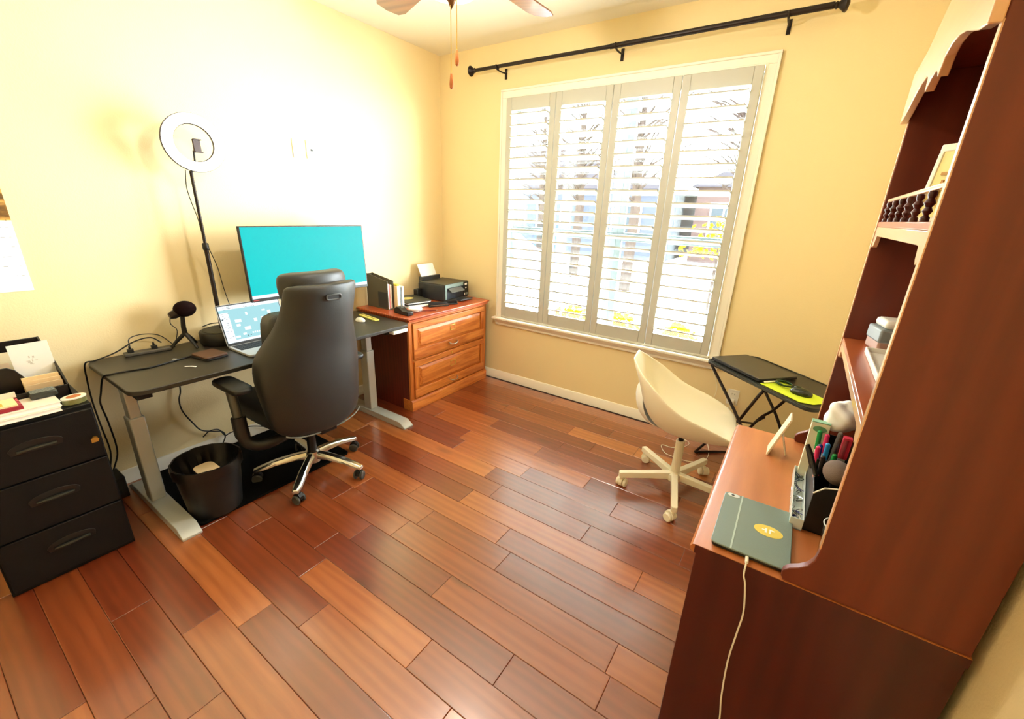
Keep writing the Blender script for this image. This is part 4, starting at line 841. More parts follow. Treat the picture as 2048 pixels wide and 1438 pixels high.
for k in range(5):
    a = math.radians(-49 + 72 * k - 1); c, s = math.cos(a), math.sin(a)
    def P(r, w, z): return (r * c - w * s, r * s + w * c, z)
    rs = []
    for r, hw, zt, zb in ((0.02, 0.022, 0.150, 0.105), (0.10, 0.024, 0.145, 0.110), (0.20, 0.025, 0.128, 0.100), (0.28, 0.024, 0.104, 0.080), (0.315, 0.017, 0.092, 0.070)):
        rs.append([P(r, -hw, zb), P(r, -hw * 0.95, (zt + zb) / 2 + 0.004), P(r, -hw * 0.55, zt), P(r, hw * 0.55, zt), P(r, hw * 0.95, (zt + zb) / 2 + 0.004), P(r, hw, zb)])
    W(MB().rings(rs), 'base_leg', M_chrome, bevel=0.003)
    q = a + 1.1 + 0.5 * k; wd = (math.cos(q), math.sin(q)); x0, y0 = 0.305 * c, 0.305 * s
    Mcs = Matrix.Translation((x0 + 0.012 * -wd[1], y0 + 0.012 * wd[0], 0.0)) @ Matrix.Rotation(q, 4, 'Z')
    cst = W(loc(MB().tube([(0, 0, 0.03), (0, 0, 0.078)], 0.008, 8).prism([(-0.024, 0.030), (-0.022, 0.050), (-0.010, 0.062), (0.012, 0.062), (0.024, 0.048), (0.024, 0.030)], -0.012, 0.012, 'XZ'), Mcs), 'caster', M_blackm)
    for o_ in (-0.019, 0.019):
        loc(MB().lathe((0, o_, 0.0275), [(0, -0.008), (0.022, -0.008), (0.027, -0.004), (0.027, 0.004), (0.022, 0.008), (0, 0.008)], 18, 'Y'), Mcs).build('caster_wheel', mat('caster_grey', (60, 62, 60), 0.35), cst, world=False)

# ------------------------------------------------------------------ white swivel chair
wc = thing('white_swivel_chair', 'white moulded shell swivel chair with cream five-arm base on casters', 'swivel chair', (2.560, -0.785, 0), math.radians(10))
def Wc(m, n, mt, **k): return m.build(n, mt, wc, world=False, **k)
cen = [(-0.315, 0.805), (-0.285, 0.74), (-0.262, 0.68), (-0.242, 0.61), (-0.215, 0.53), (-0.165, 0.455), (-0.09, 0.415), (0.0, 0.405), (0.09, 0.408), (0.17, 0.420), (0.235, 0.435), (0.275, 0.435)]
wid = [0.085, 0.165, 0.200, 0.222, 0.236, 0.242, 0.244, 0.242, 0.236, 0.226, 0.212, 0.185]
rim = [(0.004, 0.0), (0.03, 0.012), (0.06, 0.035), (0.09, 0.070), (0.118, 0.105), (0.122, 0.145), (0.105, 0.160), (0.085, 0.150), (0.060, 0.122), (0.035, 0.085), (0.012, 0.045), (0.0, 0.010)]
nv = 17; rs = []
for (f, z), w, (df, dz) in zip(cen, wid, rim):
    row_ = []
    for j in range(nv):
        v = -1 + 2 * j / (nv - 1); e = abs(v) ** 2.6
        row_.append((f + df * e, w * math.sin(v * math.pi / 2 * 0.96) / math.sin(math.pi / 2 * 0.96), z + dz * e))
    rs.append(row_)
Wc(MB().rings(rs, cap=False, closed=False), 'seat_shell', M_cream, subsurf=2, solid=0.012)
# folded flange at the lower back of the shell
fl_ = []
for (f, z, w) in ((-0.272, 0.640, 0.02), (-0.285, 0.60, 0.075), (-0.280, 0.54, 0.110), (-0.258, 0.48, 0.13), (-0.215, 0.43, 0.125), (-0.16, 0.398, 0.09), (-0.12, 0.392, 0.03)):
    fl_.append([(f + 0.05 * (abs(v) ** 2.2), w * v, z + 0.02 * abs(v) ** 2) for v in [-1 + 2 * j / 8 for j in range(9)]])
Wc(MB().rings(fl_, cap=False, closed=False), 'back_flange', M_white, subsurf=1, solid=0.006)
Wc(MB().box(-0.07, 0.07, -0.06, 0.06, 0.385, 0.403), 'mounting_plate', M_cream, bevel=0.003)
Wc(MB().tube([(0, 0, 0.30), (0, 0, 0.39)], 0.015, 16), 'gas_lift', M_black)
Wc(MB().lathe((0, 0, 0), [(0.0, 0.06), (0.036, 0.065), (0.044, 0.085), (0.042, 0.11), (0.026, 0.125), (0.0245, 0.33), (0.0, 0.332)], 24), 'column', M_cream)
arm_dirs = []
for k in range(5):
    a = math.radians(-75.5 + 72 * k - 10); c, s = math.cos(a), math.sin(a)
    def P(r, w, z): return (r * c - w * s, r * s + w * c, z)
    rs = []
    for r, hw, zt, zb in ((0.02, 0.018, 0.120, 0.075), (0.15, 0.017, 0.112, 0.075), (0.315, 0.016, 0.104, 0.068), (0.325, 0.013, 0.100, 0.070)):
        rs.append([P(r, -hw, zb), P(r, -hw, zt), P(r, hw, zt), P(r, hw, zb)])
    Wc(MB().rings(rs), 'base_leg', M_cream, bevel=0.003)
    q = a + 0.9; wd = (math.cos(q), math.sin(q)); x0, y0 = 0.31 * c, 0.31 * s
    Mcs = Matrix.Translation((x0 - 0.014 * wd[1] * 0, y0, 0.0)) @ Matrix.Rotation(q, 4, 'Z') @ Matrix.Translation((-0.016, 0, 0))
    cst = Wc(loc(MB().tube([(0.016, 0, 0.05), (0.016, 0, 0.075)], 0.008, 8).lathe((0, 0, 0.03), [(0.0, -0.010), (0.029, -0.010), (0.030, 0.0), (0.029, 0.010), (0.0, 0.010)], 18, 'Y'), Mcs), 'caster', M_cream)
    for o_ in (-0.021, 0.021):
        loc(MB().lathe((0, o_, 0.0255), [(0, -0.009), (0.021, -0.009), (0.025, -0.005), (0.025, 0.005), (0.021, 0.009), (0, 0.009)], 18, 'Y'), Mcs).build('caster_wheel', M_cream, cst, world=False)

# ------------------------------------------------------------------ tray table
tt = thing('tray_table', 'black folding tray table by the window wall with crossed tube legs', 'side table', (2.85, -0.30, 0))
TZ = 0.66
TP = [(2.53, -0.185), (3.09, -0.665)]   # front edge of the top, seen in the photograph
fx_, fy_ = (3.12 - 2.54), (-0.70 + 0.20); ang = math.atan2(-0.475, 0.565)
u = Vector((math.cos(ang), math.sin(ang), 0)); w_ = Vector((-u.y, u.x, 0))
org_ = Vector((2.52, -0.165, 0))
def TL(a, b, z): return org_ + u * a + w_ * b + Vector((0, 0, z))
Mtt = Matrix(((u.x, w_.x, 0, org_.x), (u.y, w_.y, 0, org_.y), (0, 0, 1, 0), (0, 0, 0, 1)))
LW, LD = 0.80, 0.36
TRAY = []
LW, LD, TZ = 0.735, 0.385, 0.71
u = Vector((0.762, -0.647, 0)); w_ = Vector((0.647, 0.762, 0)); org_ = Vector((2.543, -0.362, 0))
Mtt = Matrix(((u.x, w_.x, 0, org_.x), (u.y, w_.y, 0, org_.y), (0, 0, 1, 0), (0, 0, 0, 1)))
loc(MB().prism(rrect(LW, LD, 0.05, 8, LW / 2, LD / 2), TZ - 0.022, TZ - 0.003), Mtt).build('tabletop', mat('tray_black', (40, 40, 34), 0.4), tt, bevel=0.005)
ring_o = rrect(LW, LD, 0.05, 8, LW / 2, LD / 2); ring_i = rrect(LW - 0.02, LD - 0.02, 0.042, 8, LW / 2, LD / 2)
m = MB(); n_ = len(ring_o); rs = [[(a, b, TZ - 0.003) for a, b in ring_o], [(a, b, TZ) for a, b in ring_o], [(a, b, TZ) for a, b in ring_i], [(a, b, TZ - 0.003) for a, b in ring_i]]
loc(m.rings(rs, cap=False), Mtt).build('raised_rim', mat('tray_rim', (30, 38, 34), 0.35), tt)
M_tube = mat('brown_tube', (34, 20, 18), 0.4, metal=0.4)
for path in ([(2.59, -0.385, 0.688), (2.82, -0.6, 0.45), (2.95, -0.72, 0.25), (3.02, -0.78, 0.012)],
             [(2.77, -0.10, 0.688), (2.90, -0.21, 0.53), (3.03, -0.34, 0.355), (3.17, -0.48, 0.012)],
             [(2.895, -0.655, 0.688), (2.877, -0.63, 0.642), (2.840, -0.55, 0.52), (2.80, -0.47, 0.40), (2.715, -0.38, 0.26), (2.583, -0.27, 0.012)],
             [(3.06, -0.50, 0.688), (3.01, -0.42, 0.585), (2.962, -0.34, 0.47), (2.89, -0.25, 0.335), (2.78, -0.12, 0.012)]):
    MB().tube(smooth_path(path, 5), 0.0085, 8).build('leg', M_tube, tt)
MB().tube([(2.583, -0.27, 0.010), (2.68, -0.19, 0.010), (2.78, -0.12, 0.010)], 0.0085, 8).build('floor_bar', M_tube, tt)
MB().tube([(3.02, -0.78, 0.010), (3.10, -0.63, 0.010), (3.17, -0.48, 0.010)], 0.0085, 8).build('floor_bar', M_tube, tt)
MB().tube([(2.80, -0.47, 0.40), (2.88, -0.37, 0.37), (2.93, -0.28, 0.39)], 0.006, 8).build('brace', M_tube, tt)

cl = thing('closed_laptop', 'closed dark grey laptop lying on the tray table', 'laptop', (2.78, -0.30, TZ))
e1 = (Vector((2.874, -0.626, 0)) - Vector((2.574, -0.362, 0))).normalized(); e2 = Vector((-e1.y, e1.x, 0))
Mc = Matrix(((e1.x, e2.x, 0, 2.577), (e1.y, e2.y, 0, -0.352), (0, 0, 1, 0), (0, 0, 0, 1)))
loc(MB().prism(rrect(0.385, 0.262, 0.012, 5, 0.1925, 0.131), TZ + 0.002, TZ + 0.012), Mc).build('base', M_black, cl, bevel=0.002)
loc(MB().prism(rrect(0.385, 0.262, 0.012, 5, 0.1925, 0.131), TZ + 0.013, TZ + 0.021), Mc).build('lid', mat('graphite_lid', (62, 60, 52), 0.35, metal=0.2), cl, bevel=0.002)
loc(MB().box(0.03, 0.355, 0.255, 0.266, TZ + 0.006, TZ + 0.018), Mc).build('hinge', M_blackm, cl)
gm = thing('mouse_pad', 'bright green mouse pad at the end of the tray table', 'mouse pad', (3.06, -0.62, TZ))
loc(MB().prism([(0.415, 0.018), (0.415, 0.175), (0.425, 0.18), (0.68, 0.18), (0.695, 0.165), (0.695, 0.06), (0.655, 0.018)], TZ + 0.0005, TZ + 0.003), Mtt).build('pad', mat('lime_cloth', (204, 224, 40), 0.8, bump=0.3, bscale=600), gm)
ms = thing('black_mouse', 'black computer mouse on the green mouse pad', 'mouse', (3.10, -0.66, TZ + 0.003))
Mms = Mtt @ TR(0.585, 0.105, TZ + 0.003, 0, 0, 20)
loc(MB().ball((0, 0, 0.010), 0.052, 0.031, 0.026, 24), Mms).build('shell', mat('mouse_black', (34, 38, 20), 0.25), ms)
bmx = loc(MB().box(-0.046, -0.006, -0.0008, 0.0008, 0.030, 0.037), Mms).build('button_gap', M_rubber, ms)
loc(MB().ball((-0.030, 0, 0.032), 0.008, 0.0035, 0.004, 12), Mms).build('scroll_wheel', M_grey, ms)
cc = thing('coiled_cable', 'dark green coiled cable on the green mouse pad', 'cable', (2.99, -0.53, TZ + 0.003))
m = MB(); pts = []
for k in range(70):
    a = k * 0.36; r = 0.034 + 0.008 * math.sin(k * 0.31); pts.append((0.475 + r * 1.25 * math.cos(a), 0.125 + r * math.sin(a), TZ + 0.006 + 0.00022 * k + 0.002 * math.sin(k * 0.9)))
loc(m.tube(pts, 0.0028, 6), Mtt).build('coil', mat('green_cable', (20, 58, 30), 0.4), cc)
loc(MB().tube(smooth_path([pts[-1], (0.53, 0.15, TZ + 0.02), (0.545, 0.17, TZ + 0.008), (0.53, 0.185, TZ + 0.006)], 5), 0.0028, 6), Mtt).build('loose_end', MATS['green_cable'], cc)
sty = thing('stylus', 'white stylus lying across the edge of the green mouse pad', 'stylus', (2.94, -0.56, TZ + 0.003))
loc(MB().tube([(0.418, 0.035, TZ + 0.009), (0.425, 0.145, TZ + 0.009)], 0.005, 10), Mtt).build('barrel', M_white, sty)
loc(MB().tube([(0.418, 0.035, TZ + 0.009), (0.4175, 0.027, TZ + 0.009)], [0.0051, 0.0035], 10), Mtt).build('tip', M_black, sty)

# ------------------------------------------------------------------ secretary desk and its hutch
SX0, SX1, SY0, SY1, SZ = 2.84, 3.368, -2.125, -1.303, 0.745
sd = thing('wooden_desk', 'small reddish wooden desk carrying the tall hutch', 'desk', (3.10, -1.71, 0))
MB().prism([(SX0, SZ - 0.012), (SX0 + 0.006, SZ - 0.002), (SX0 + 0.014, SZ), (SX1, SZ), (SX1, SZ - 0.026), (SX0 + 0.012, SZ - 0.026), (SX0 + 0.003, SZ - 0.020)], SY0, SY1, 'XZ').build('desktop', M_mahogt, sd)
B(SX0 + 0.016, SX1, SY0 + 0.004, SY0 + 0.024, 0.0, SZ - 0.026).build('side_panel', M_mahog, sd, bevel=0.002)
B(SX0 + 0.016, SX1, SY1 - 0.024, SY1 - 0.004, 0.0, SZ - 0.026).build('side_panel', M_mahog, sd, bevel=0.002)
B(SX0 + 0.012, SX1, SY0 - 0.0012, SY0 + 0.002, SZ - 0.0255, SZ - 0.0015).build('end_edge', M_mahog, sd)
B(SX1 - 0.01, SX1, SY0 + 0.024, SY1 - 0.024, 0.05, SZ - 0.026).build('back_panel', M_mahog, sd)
for z0, z1 in ((0.06, 0.27), (0.28, 0.49), (0.50, 0.705)):
    d = B(SX0 + 0.018, SX0 + 0.036, SY0 + 0.028, SY1 - 0.028, z0, z1).build('drawer', M_mahogt, sd, bevel=0.003)
B(SX0 + 0.03, SX1, SY0 + 0.024, SY1 - 0.024, 0.0, 0.05).build('plinth', M_mahog, sd)

hu = thing('hutch', 'tall reddish-brown wooden hutch with shelves standing on the wooden desk', 'hutch', (3.23, -1.71, SZ))
HX0, HX1, HY0, HY1, HZ = 3.094, 3.366, -2.122, -1.306, 1.955
def hside(y, th, mm):
    pts = [(HX1, SZ + 0.0005), (HX1, HZ), (HX0, HZ), (HX0, SZ + 0.105), (HX0 - 0.003, SZ + 0.082), (HX0 - 0.012, SZ + 0.062), (HX0 - 0.026, SZ + 0.048), (HX0 - 0.042, SZ + 0.038), (HX0 - 0.052, SZ + 0.025), (HX0 - 0.053, SZ + 0.010), (HX0 - 0.048, SZ + 0.0005)]
    return MB().prism(pts, y, y + th, 'XZ').build('side_panel', mm, hu, bevel=0.002)
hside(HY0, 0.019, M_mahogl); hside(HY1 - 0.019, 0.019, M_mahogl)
B(HX1 - 0.008, HX1, HY0 + 0.019, HY1 - 0.019, SZ + 0.001, HZ).build('back_panel', M_mahogl, hu)
yi0, yi1 = HY0 + 0.019, HY1 - 0.019
M_shelf = wood('shelf_wood', (140, 68, 34), (186, 98, 52), 'Y', rough=0.3, coat=0.2, rings=0.15, bump=0.1, gscale=0.6)
M_front_lit = wood('hutch_front_lit_wood', (206, 146, 98), (232, 184, 136), 'Y', rough=0.34, coat=1.0, rings=0.12, bump=0.05, gscale=0.6, spec=1.0)  # same hutch wood, base lightened to stand for window light on the front
M_edge = wood('pale_lit_edge', (196, 160, 120), (222, 190, 150), 'Y', rough=0.35, coat=0.2, rings=0.1, bump=0.05)  # pale tone meant for window-lit edges, not wear; unused
B(HX0 + 0.001, HX1 - 0.008, yi0, yi1, 1.157, 1.172).build('shelf', M_shelf, hu, bevel=0.002)
B(HX0 + 0.001, HX1 - 0.008, yi0, yi1, 1.535, 1.550).build('shelf', M_shelf, hu, bevel=0.002)
for y in (HY0, HY1 - 0.019): B(HX0 - 0.0015, HX0 + 0.004, y + 0.0005, y + 0.0185, SZ + 0.115, 1.832).build('lit_edge_strip', M_front_lit, hu, bevel=0.0006)  # added strips, window light on the side edges put into the colour
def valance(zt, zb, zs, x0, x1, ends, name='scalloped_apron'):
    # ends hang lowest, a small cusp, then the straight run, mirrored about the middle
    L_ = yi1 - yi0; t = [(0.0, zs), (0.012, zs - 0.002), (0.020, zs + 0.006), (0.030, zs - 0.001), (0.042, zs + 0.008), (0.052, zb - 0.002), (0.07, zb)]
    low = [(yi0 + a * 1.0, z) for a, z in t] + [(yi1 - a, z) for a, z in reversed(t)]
    return MB().prism(low + [(yi1, zt), (yi0, zt)], x0, x1, 'YZ').build(name, M_front_lit, hu, bevel=0.0015)
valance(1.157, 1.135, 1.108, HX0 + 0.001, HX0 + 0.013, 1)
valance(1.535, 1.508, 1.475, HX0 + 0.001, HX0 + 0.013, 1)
# gallery rail with turned spindles on the upper shelf
B(HX0 + 0.004, HX0 + 0.016, yi0, yi1 - 0.03, 1.606, 1.616).build('gallery_rail', M_front_lit, hu, bevel=0.003)
spm = None
for k in range(7):
    y = -1.375 - 0.118 * k
    if y < yi0 + 0.008: break
    MB().lathe((HX0 + 0.010, y, 0), [(0.0, 1.550), (0.0075, 1.550), (0.0075, 1.558), (0.004, 1.562), (0.0085, 1.570), (0.005, 1.577), (0.0095, 1.585), (0.005, 1.593), (0.0075, 1.599), (0.0065, 1.606), (0.0, 1.606)], 14).build('spindle', M_mahog, hu)
# top board, crown and scalloped pediment
B(HX0 - 0.004, HX1, HY0 - 0.006, HY1 + 0.006, HZ, HZ + 0.018).build('top_board', M_mahogl, hu, bevel=0.003)
yc = (HY0 + HY1) / 2
half = [(0.0, 1.862), (0.03, 1.858), (0.055, 1.846), (0.066, 1.838), (0.072, 1.848), (0.085, 1.872), (0.12, 1.882), (0.18, 1.880), (0.24, 1.868), (0.30, 1.850), (0.35, 1.836), (0.411, 1.826)]
low = [(yc + a, z) for a, z in reversed(half)] + [(yc - a, z) for a, z in half[1:]]
topc = [(yc - 0.411, 1.955), (yc - 0.25, 1.97), (yc - 0.08, 2.03), (yc, 2.045), (yc + 0.08, 2.03), (yc + 0.25, 1.97), (yc + 0.411, 1.955)]
MB().prism(low + topc, HX0 - 0.018, HX0 - 0.0005, 'YZ').build('pediment', M_front_lit, hu, bevel=0.002)
for y in (HY0 + 0.012, HY1 - 0.012):
    MB().lathe((HX0 + 0.008, y, 0), [(0.0, 1.973), (0.012, 1.973), (0.013, 1.982), (0.006, 1.988), (0.014, 2.000), (0.008, 2.010), (0.005, 2.018), (0.010, 2.028), (0.008, 2.040), (0.0, 2.050)], 16).build('finial', M_mahog, hu)

# things in the hutch
t = thing('picture_frame', 'small cream picture frame behind the gallery rail of the hutch', 'frame', (3.15, -1.77, 1.55))
Qf = TR(3.142, -1.775, 1.551, 0, 6, 38)
loc(MB().box(0, 0.010, -0.045, 0.045, 0.0, 0.012).box(0, 0.010, -0.045, 0.045, 0.150, 0.165).box(0, 0.010, -0.045, -0.034, 0.012, 0.150).box(0, 0.010, 0.034, 0.045, 0.012, 0.150), Qf).build('frame', M_cream, t, bevel=0.002)
loc(MB().box(0.002, 0.007, -0.034, 0.034, 0.012, 0.150), Qf).build('picture', mat('pale_picture', (240, 226, 150), 0.6), t)
loc(MB().box(-0.001, 0.0018, -0.02, -0.014, 0.03, 0.11).box(-0.001, 0.0018, 0.0, 0.02, 0.10, 0.106).box(-0.001, 0.0018, 0.008, 0.013, 0.04, 0.09), Qf).build('picture_marks', mat('ochre_marks', (190, 140, 50), 0.6), t)
t = thing('grey_speaker', 'grey and white boxy device on the lower hutch shelf', 'device', (3.20, -1.43, 1.172))
Qd = TR(3.200, -1.430, 1.173, 0, 0, 12)
loc(MB().box(-0.045, 0.06, -0.05, 0.05, 0.0, 0.05), Qd).build('body', mat('device_tan', (170, 130, 110), 0.5), t, bevel=0.006)
loc(MB().box(-0.048, 0.06, -0.052, 0.052, 0.03, 0.072), Qd).build('grille', mat('device_grey', (132, 142, 146), 0.5), t, bevel=0.006)
loc(MB().box(-0.038, 0.06, -0.045, 0.045, 0.072, 0.098), Qd).build('lid', M_white, t, bevel=0.010)
t = thing('letter_tray', 'low white-edged tray on the lower hutch shelf', 'tray', (3.22, -1.62, 1.172))
MB().box(3.139, 3.143, -1.86, -1.50, 1.1725, 1.190).box(3.143, 3.32, -1.86, -1.856, 1.1725, 1.190).box(3.143, 3.32, -1.504, -1.50, 1.1725, 1.190).box(3.143, 3.32, -1.856, -1.504, 1.1725, 1.176).build('tray', M_white, t, bevel=0.001)
pp = thing('white_papers', 'loose white papers leaning in the tray on the lower hutch shelf', 'papers', (3.22, -1.68, 1.178))
for k in range(3): loc(MB().box(-0.06, 0.09, -0.075, 0.075, 0.0, 0.0015), TR(3.235, -1.675 - 0.03 * k, 1.215 + 0.006 * k, 6 * k, -26 - 4 * k, 8 * k)).build('sheet', M_paper, pp)

# things on the wooden desk top
tb = thing('tablet', 'tablet in a grey-green folio case with a yellow oval sticker on the wooden desk', 'tablet', (2.97, -1.98, SZ))
a0 = Vector((2.876, -1.846, 0)); Mt_ = TR(2.969, -1.977, SZ, 0, 0, 0.6)
loc(MB().prism(rrect(0.172, 0.250, 0.012, 6), 0.0015, 0.010), Mt_).build('tablet_body', M_black, tb, bevel=0.002)
cs = loc(MB().prism(rrect(0.176, 0.254, 0.014, 6), 0.010, 0.0145), Mt_).build('case_cover', mat('case_greygreen', (118, 136, 130), 0.42, bump=0.2, bscale=500), tb, bevel=0.0015)
loc(MB().box(-0.043, -0.039, -0.127, 0.127, 0.0145, 0.0152), Mt_).build('fold_crease', mat('crease_light', (176, 196, 190), 0.4), tb)
loc(MB().prism(rrect(0.032, 0.016, 0.0078, 5, -0.064, 0.115), 0.0145, 0.0156), Mt_).build('camera_window', mat('cam_white', (214, 224, 224), 0.3), tb)
loc(MB().lathe((-0.066, 0.115, 0.0156), [(0, 0), (0.0045, 0), (0.0035, 0.0006), (0, 0.0006)], 14), Mt_).build('lens', M_black, tb)
stk = loc(MB().prism(oval(0.034, 0.024, 32, 0.034, 0.0), 0.0145, 0.0150), Mt_ @ Rm(0, 0, 0)).build('sticker', mat('sticker_yellow', (228, 206, 92), 0.45), tb)
mk = MB()
mk.prism([(0.026, 0.010), (0.031, 0.010), (0.031, -0.010), (0.026, -0.010)], 0.0150, 0.0153).prism([(0.019, 0.003), (0.026, 0.003), (0.026, -0.001), (0.019, -0.001)], 0.0150, 0.0153).prism([(0.036, 0.010), (0.048, 0.008), (0.048, 0.004), (0.040, 0.005), (0.040, -0.010), (0.036, -0.010)], 0.0150, 0.0153)
loc(mk, Mt_).build('sticker_mark', M_paper, stk)
tag(MB().tube(smooth_path([(2.968, -2.098, SZ + 0.008), (2.969, -2.125, SZ + 0.006), (2.970, -2.138, SZ - 0.02), (2.978, -2.140, 0.70), (2.990, -2.140, 0.62), (2.989, -2.140, 0.553), (2.987, -2.140, 0.445), (2.995, -2.140, 0.317), (3.006, -2.140, 0.22), (3.0, -2.145, 0.10), (3.02, -2.19, 0.005), (3.10, -2.30, 0.004)], 6), 0.0021, 8).build('charging_cable', M_white), 'white charging cable hanging from the tablet down the desk side', 'cable')
MB().tube([(2.968, -2.103, SZ + 0.007), (2.9695, -2.122, SZ + 0.006)], 0.0042, 10).build('plug', M_white, bpy.data.objects['charging_cable'])
ez = thing('photo_stand', 'small cream folding photo stand seen edge-on on the wooden desk', 'photo stand', (2.98, -1.46, SZ))
MB().prism([(2.962, SZ + 0.001), (2.968, SZ + 0.001), (3.012, SZ + 0.150), (3.006, SZ + 0.152)], -1.505, -1.425, 'XZ').build('front_board', mat('stand_cream', (232, 214, 180), 0.5), ez, bevel=0.001)
MB().prism([(3.018, SZ + 0.001), (3.023, SZ + 0.001), (2.994, SZ + 0.098), (2.990, SZ + 0.094)], -1.475, -1.455, 'XZ').build('rear_strut', M_cream, ez, bevel=0.001)
def cm(n, c): return mat(n, c, 0.4)
cdy = thing('pen_caddy', 'black desktop caddy crammed with pens under the hutch shelf', 'caddy', (3.14, -1.71, SZ))
M_cad = mat('caddy_black', (13, 15, 12), 0.4)
for (x0, x1, y0, y1, z1) in ((3.080, 3.084, -1.885, -1.545, 0.862), (3.255, 3.259, -1.885, -1.545, 0.90), (3.084, 3.255, -1.549, -1.545, 0.90), (3.084, 3.255, -1.72, -1.716, 0.885)):
    B(x0, x1, y0, y1, SZ + 0.004, z1).build('wall', M_cad, cdy, bevel=0.001)
MB().prism([(3.080, SZ + 0.004), (3.259, SZ + 0.004), (3.259, 0.905), (3.15, 0.900), (3.10, 0.885), (3.080, 0.862)], -1.889, -1.885, 'XZ').build('wall', M_cad, cdy, bevel=0.001)
B(3.080, 3.259, -1.889, -1.545, SZ + 0.001, SZ + 0.004).build('bottom', M_cad, cdy)
MB().tube([(3.080, -1.887, 0.863), (3.10, -1.887, 0.886), (3.15, -1.887, 0.901), (3.259, -1.887, 0.906)], 0.0022, 6).build('rim', M_white, cdy)
def marker(x, y, z0, z1, dx, dy, capc, bodyc, label, r=0.006, capfirst=True):
    t = thing('marker_pen', label, 'pen', (x, y, z0), group='marker pens in the caddy')
    a = Vector((x, y, z0)); b = Vector((x + dx, y + dy, z1)); m1 = a.lerp(b, 0.68)
    MB().tube([a, m1], r, 10).build('barrel', bodyc, t); MB().tube([m1, b, b + (b - a).normalized() * 0.003], [r * 1.12, r * 1.05, r * 0.6], 10).build('cap', capc, t)

g_ = cm('green_cap', (20, 150, 70)); pk = cm('pink_cap', (226, 50, 110)); bl = cm('blue_cap', (40, 150, 220)); nv_ = cm('navy_cap', (30, 34, 110)); gr = cm('grey_cap', (110, 106, 104)); blk = M_black; whi = M_white
for (x, y, z1, dx, dy, c, bc, lb) in (
    (3.093, -1.635, 0.935, -0.012, 0.005, g_, whi, 'marker with a bright green cap at the end of the caddy by the window'),
    (3.105, -1.650, 0.935, -0.006, 0.004, pk, whi, 'marker with a pink cap standing beside the green-capped one'),
    (3.120, -1.640, 0.945, 0.010, 0.010, gr, gr, 'grey marker leaning towards the hutch back'),
    (3.108, -1.690, 0.925, -0.006, 0.0, bl, nv_, 'marker with a light blue cap in the middle of the caddy'),
    (3.092, -1.700, 0.915, -0.012, -0.006, pk, nv_, 'navy marker with a pink cap at the caddy edge'),
    (3.118, -1.706, 0.905, 0.004, -0.002, g_, blk, 'black marker with a green cap behind the blue-capped one'),
    (3.096, -1.665, 0.905, -0.008, 0.0, nv_, whi, 'white marker with a navy cap low between the pink ones'),
    (3.104, -1.735, 0.905, -0.01, -0.006, blk, blk, 'all-black marker leaning out of the near compartment'),
    (3.091, -1.575, 0.925, -0.008, 0.004, cm('orange_cap', (226, 92, 40)), whi, 'marker with an orange cap at the window end of the caddy')):
    marker(x, y, SZ + 0.006, z1, dx, dy, c, bc, lb)
sc = thing('scissors', 'black scissors handles rising out of the near caddy compartment', 'scissors', (3.10, -1.80, SZ))
MB().tube([(3.110, -1.79, SZ + 0.01), (3.085, -1.785, 0.865)], [0.004, 0.008], 8).build('blade', M_chrome, sc)
MB().tube([(3.085, -1.785, 0.865), (3.062, -1.765, 0.915), (3.050, -1.755, 0.935), (3.052, -1.75, 0.925), (3.074, -1.77, 0.875)], 0.006, 8).build('handle', M_black, sc)
br = thing('brush', 'large round grey-brown brush lying head up in the near caddy compartment', 'brush', (3.13, -1.80, SZ))
MB().ball((3.128, -1.795, 0.895), 0.034, 0.050, 0.030, 20).build('bristles', mat('brush_grey', (118, 100, 88), 0.9, bump=0.8, bscale=700), br)
MB().tube([(3.128, -1.80, SZ + 0.008), (3.128, -1.797, 0.875)], 0.009, 10).build('handle', M_black, br)
t = thing('tissue_pack', 'scrunched white tissue or cloth on top of the caddy end', 'tissue', (3.12, -1.56, 0.90))
m = MB(); m.ball((3.132, -1.560, 0.975), 0.046, 0.058, 0.050, 28)
rnd = random.Random(21)
for v in m.bm.verts:
    d = v.co - Vector((3.132, -1.560, 0.975)); k = 1 + 0.16 * math.sin(d.x * 90 + 1) * math.sin(d.y * 70) + 0.12 * math.sin(d.z * 110 + d.x * 60); v.co = Vector((3.132, -1.560, 0.975)) + d * k
m.build('cloth', M_paper, t, subsurf=1)
t = thing('snack_box', 'green and white cardboard box standing in the window end of the caddy', 'box', (3.09, -1.57, SZ))
B(3.056, 3.104, -1.615, -1.592, SZ + 0.006, 0.955).build('box', mat('box_white', (240, 240, 216), 0.6), t, bevel=0.001)
MB().prism(oval(0.018, 0.010, 24, 3.080, 0.935), -1.6165, -1.615, 'XZ').build('green_swirl', mat('swirl_green', (110, 170, 130), 0.6), t)
B(3.056, 3.104, -1.615, -1.592, 0.955, 0.958).build('lid', mat('lid_green', (140, 190, 160), 0.6), t)
t = thing('clear_sleeve', 'tall clear plastic tube holding a red and white packet in the caddy', 'container', (3.14, -1.69, SZ))
MB().lathe((3.140, -1.692, 0), [(0, SZ + 0.006), (0.020, SZ + 0.006), (0.020, 0.96), (0.0185, 0.96), (0.0185, SZ + 0.008), (0, SZ + 0.008)], 20).build('tube', M_clear, t)
MB().box(3.132, 3.148, -1.708, -1.692, SZ + 0.01, 0.90).build('packet', mat('packet_white', (236, 226, 222), 0.5), t)
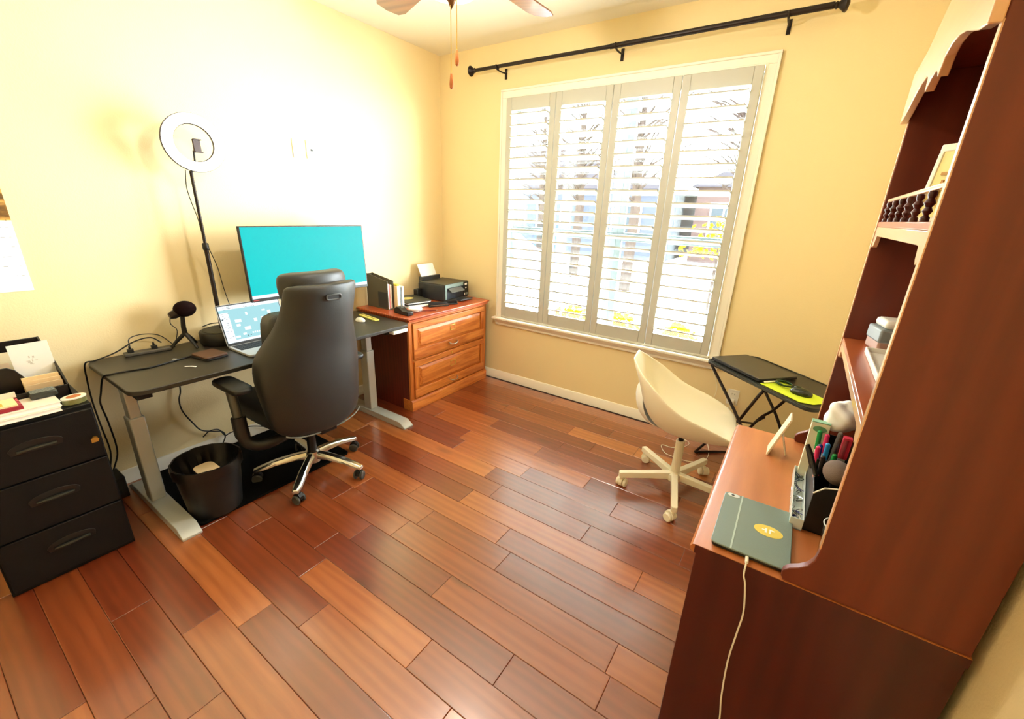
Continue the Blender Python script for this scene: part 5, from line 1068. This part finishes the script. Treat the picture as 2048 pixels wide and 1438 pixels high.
MB().box(3.130, 3.150, -1.710, -1.690, 0.90, 0.965).build('red_label', mat('packet_red', (206, 40, 70), 0.5), t)
t = thing('clip_tray', 'narrow clear tray of silver clips along the front of the caddy', 'tray', (3.06, -1.75, SZ))
MB().box(3.047, 3.049, -1.90, -1.59, SZ + 0.001, 0.780).box(3.076, 3.078, -1.90, -1.59, SZ + 0.001, 0.780).box(3.049, 3.076, -1.90, -1.898, SZ + 0.001, 0.780).box(3.049, 3.076, -1.592, -1.59, SZ + 0.001, 0.780).box(3.047, 3.078, -1.90, -1.59, SZ + 0.0005, SZ + 0.003).build('tray', mat('frosted_plastic', (226, 236, 236), 0.2), t)
rnd = random.Random(4)
for k in range(34):
    x, y, z = rnd.uniform(3.052, 3.070), rnd.uniform(-1.885, -1.605), SZ + rnd.uniform(0.008, 0.03); a = rnd.uniform(0, 3.14)
    Q = TR(x, y, z, rnd.uniform(-30, 30), rnd.uniform(-30, 30), math.degrees(a))
    loc(MB().tube([(-0.009, 0, 0), (0.008, 0, 0), (0.010, 0.003, 0), (0.008, 0.006, 0), (-0.006, 0.006, 0)], 0.0011, 4), Q).build('clip', (M_chrome, M_black, cm('navy_cap', (30, 34, 110)), M_chrome)[k % 4], t)
def glass_cup(name, label, x, y, r, h):
    t = thing(name, label, 'glass', (x, y, SZ))
    MB().lathe((x, y, SZ), [(0, 0.001), (r * 0.8, 0.001), (r, h), (r - 0.0025, h), (r * 0.8 - 0.003, 0.006), (0, 0.006)], 30).build('cup', M_clear, t)
    MB().tube([(x + (r - 0.001) * math.cos(a), y + (r - 0.001) * math.sin(a), SZ + h) for a in [2 * math.pi * k / 30 for k in range(30)]], 0.0016, 6, cyclic=True).build('rim', mat('rim_white', (226, 232, 226), 0.3), t)
glass_cup('drinking_glass', 'clear drinking glass beside the black caddy, further from the tablet plug', 3.141, -1.988, 0.037, 0.105)
glass_cup('drinking_glass', 'clear glass half hidden by the hutch side panel, nearer the tablet', 3.134, -2.064, 0.034, 0.055)
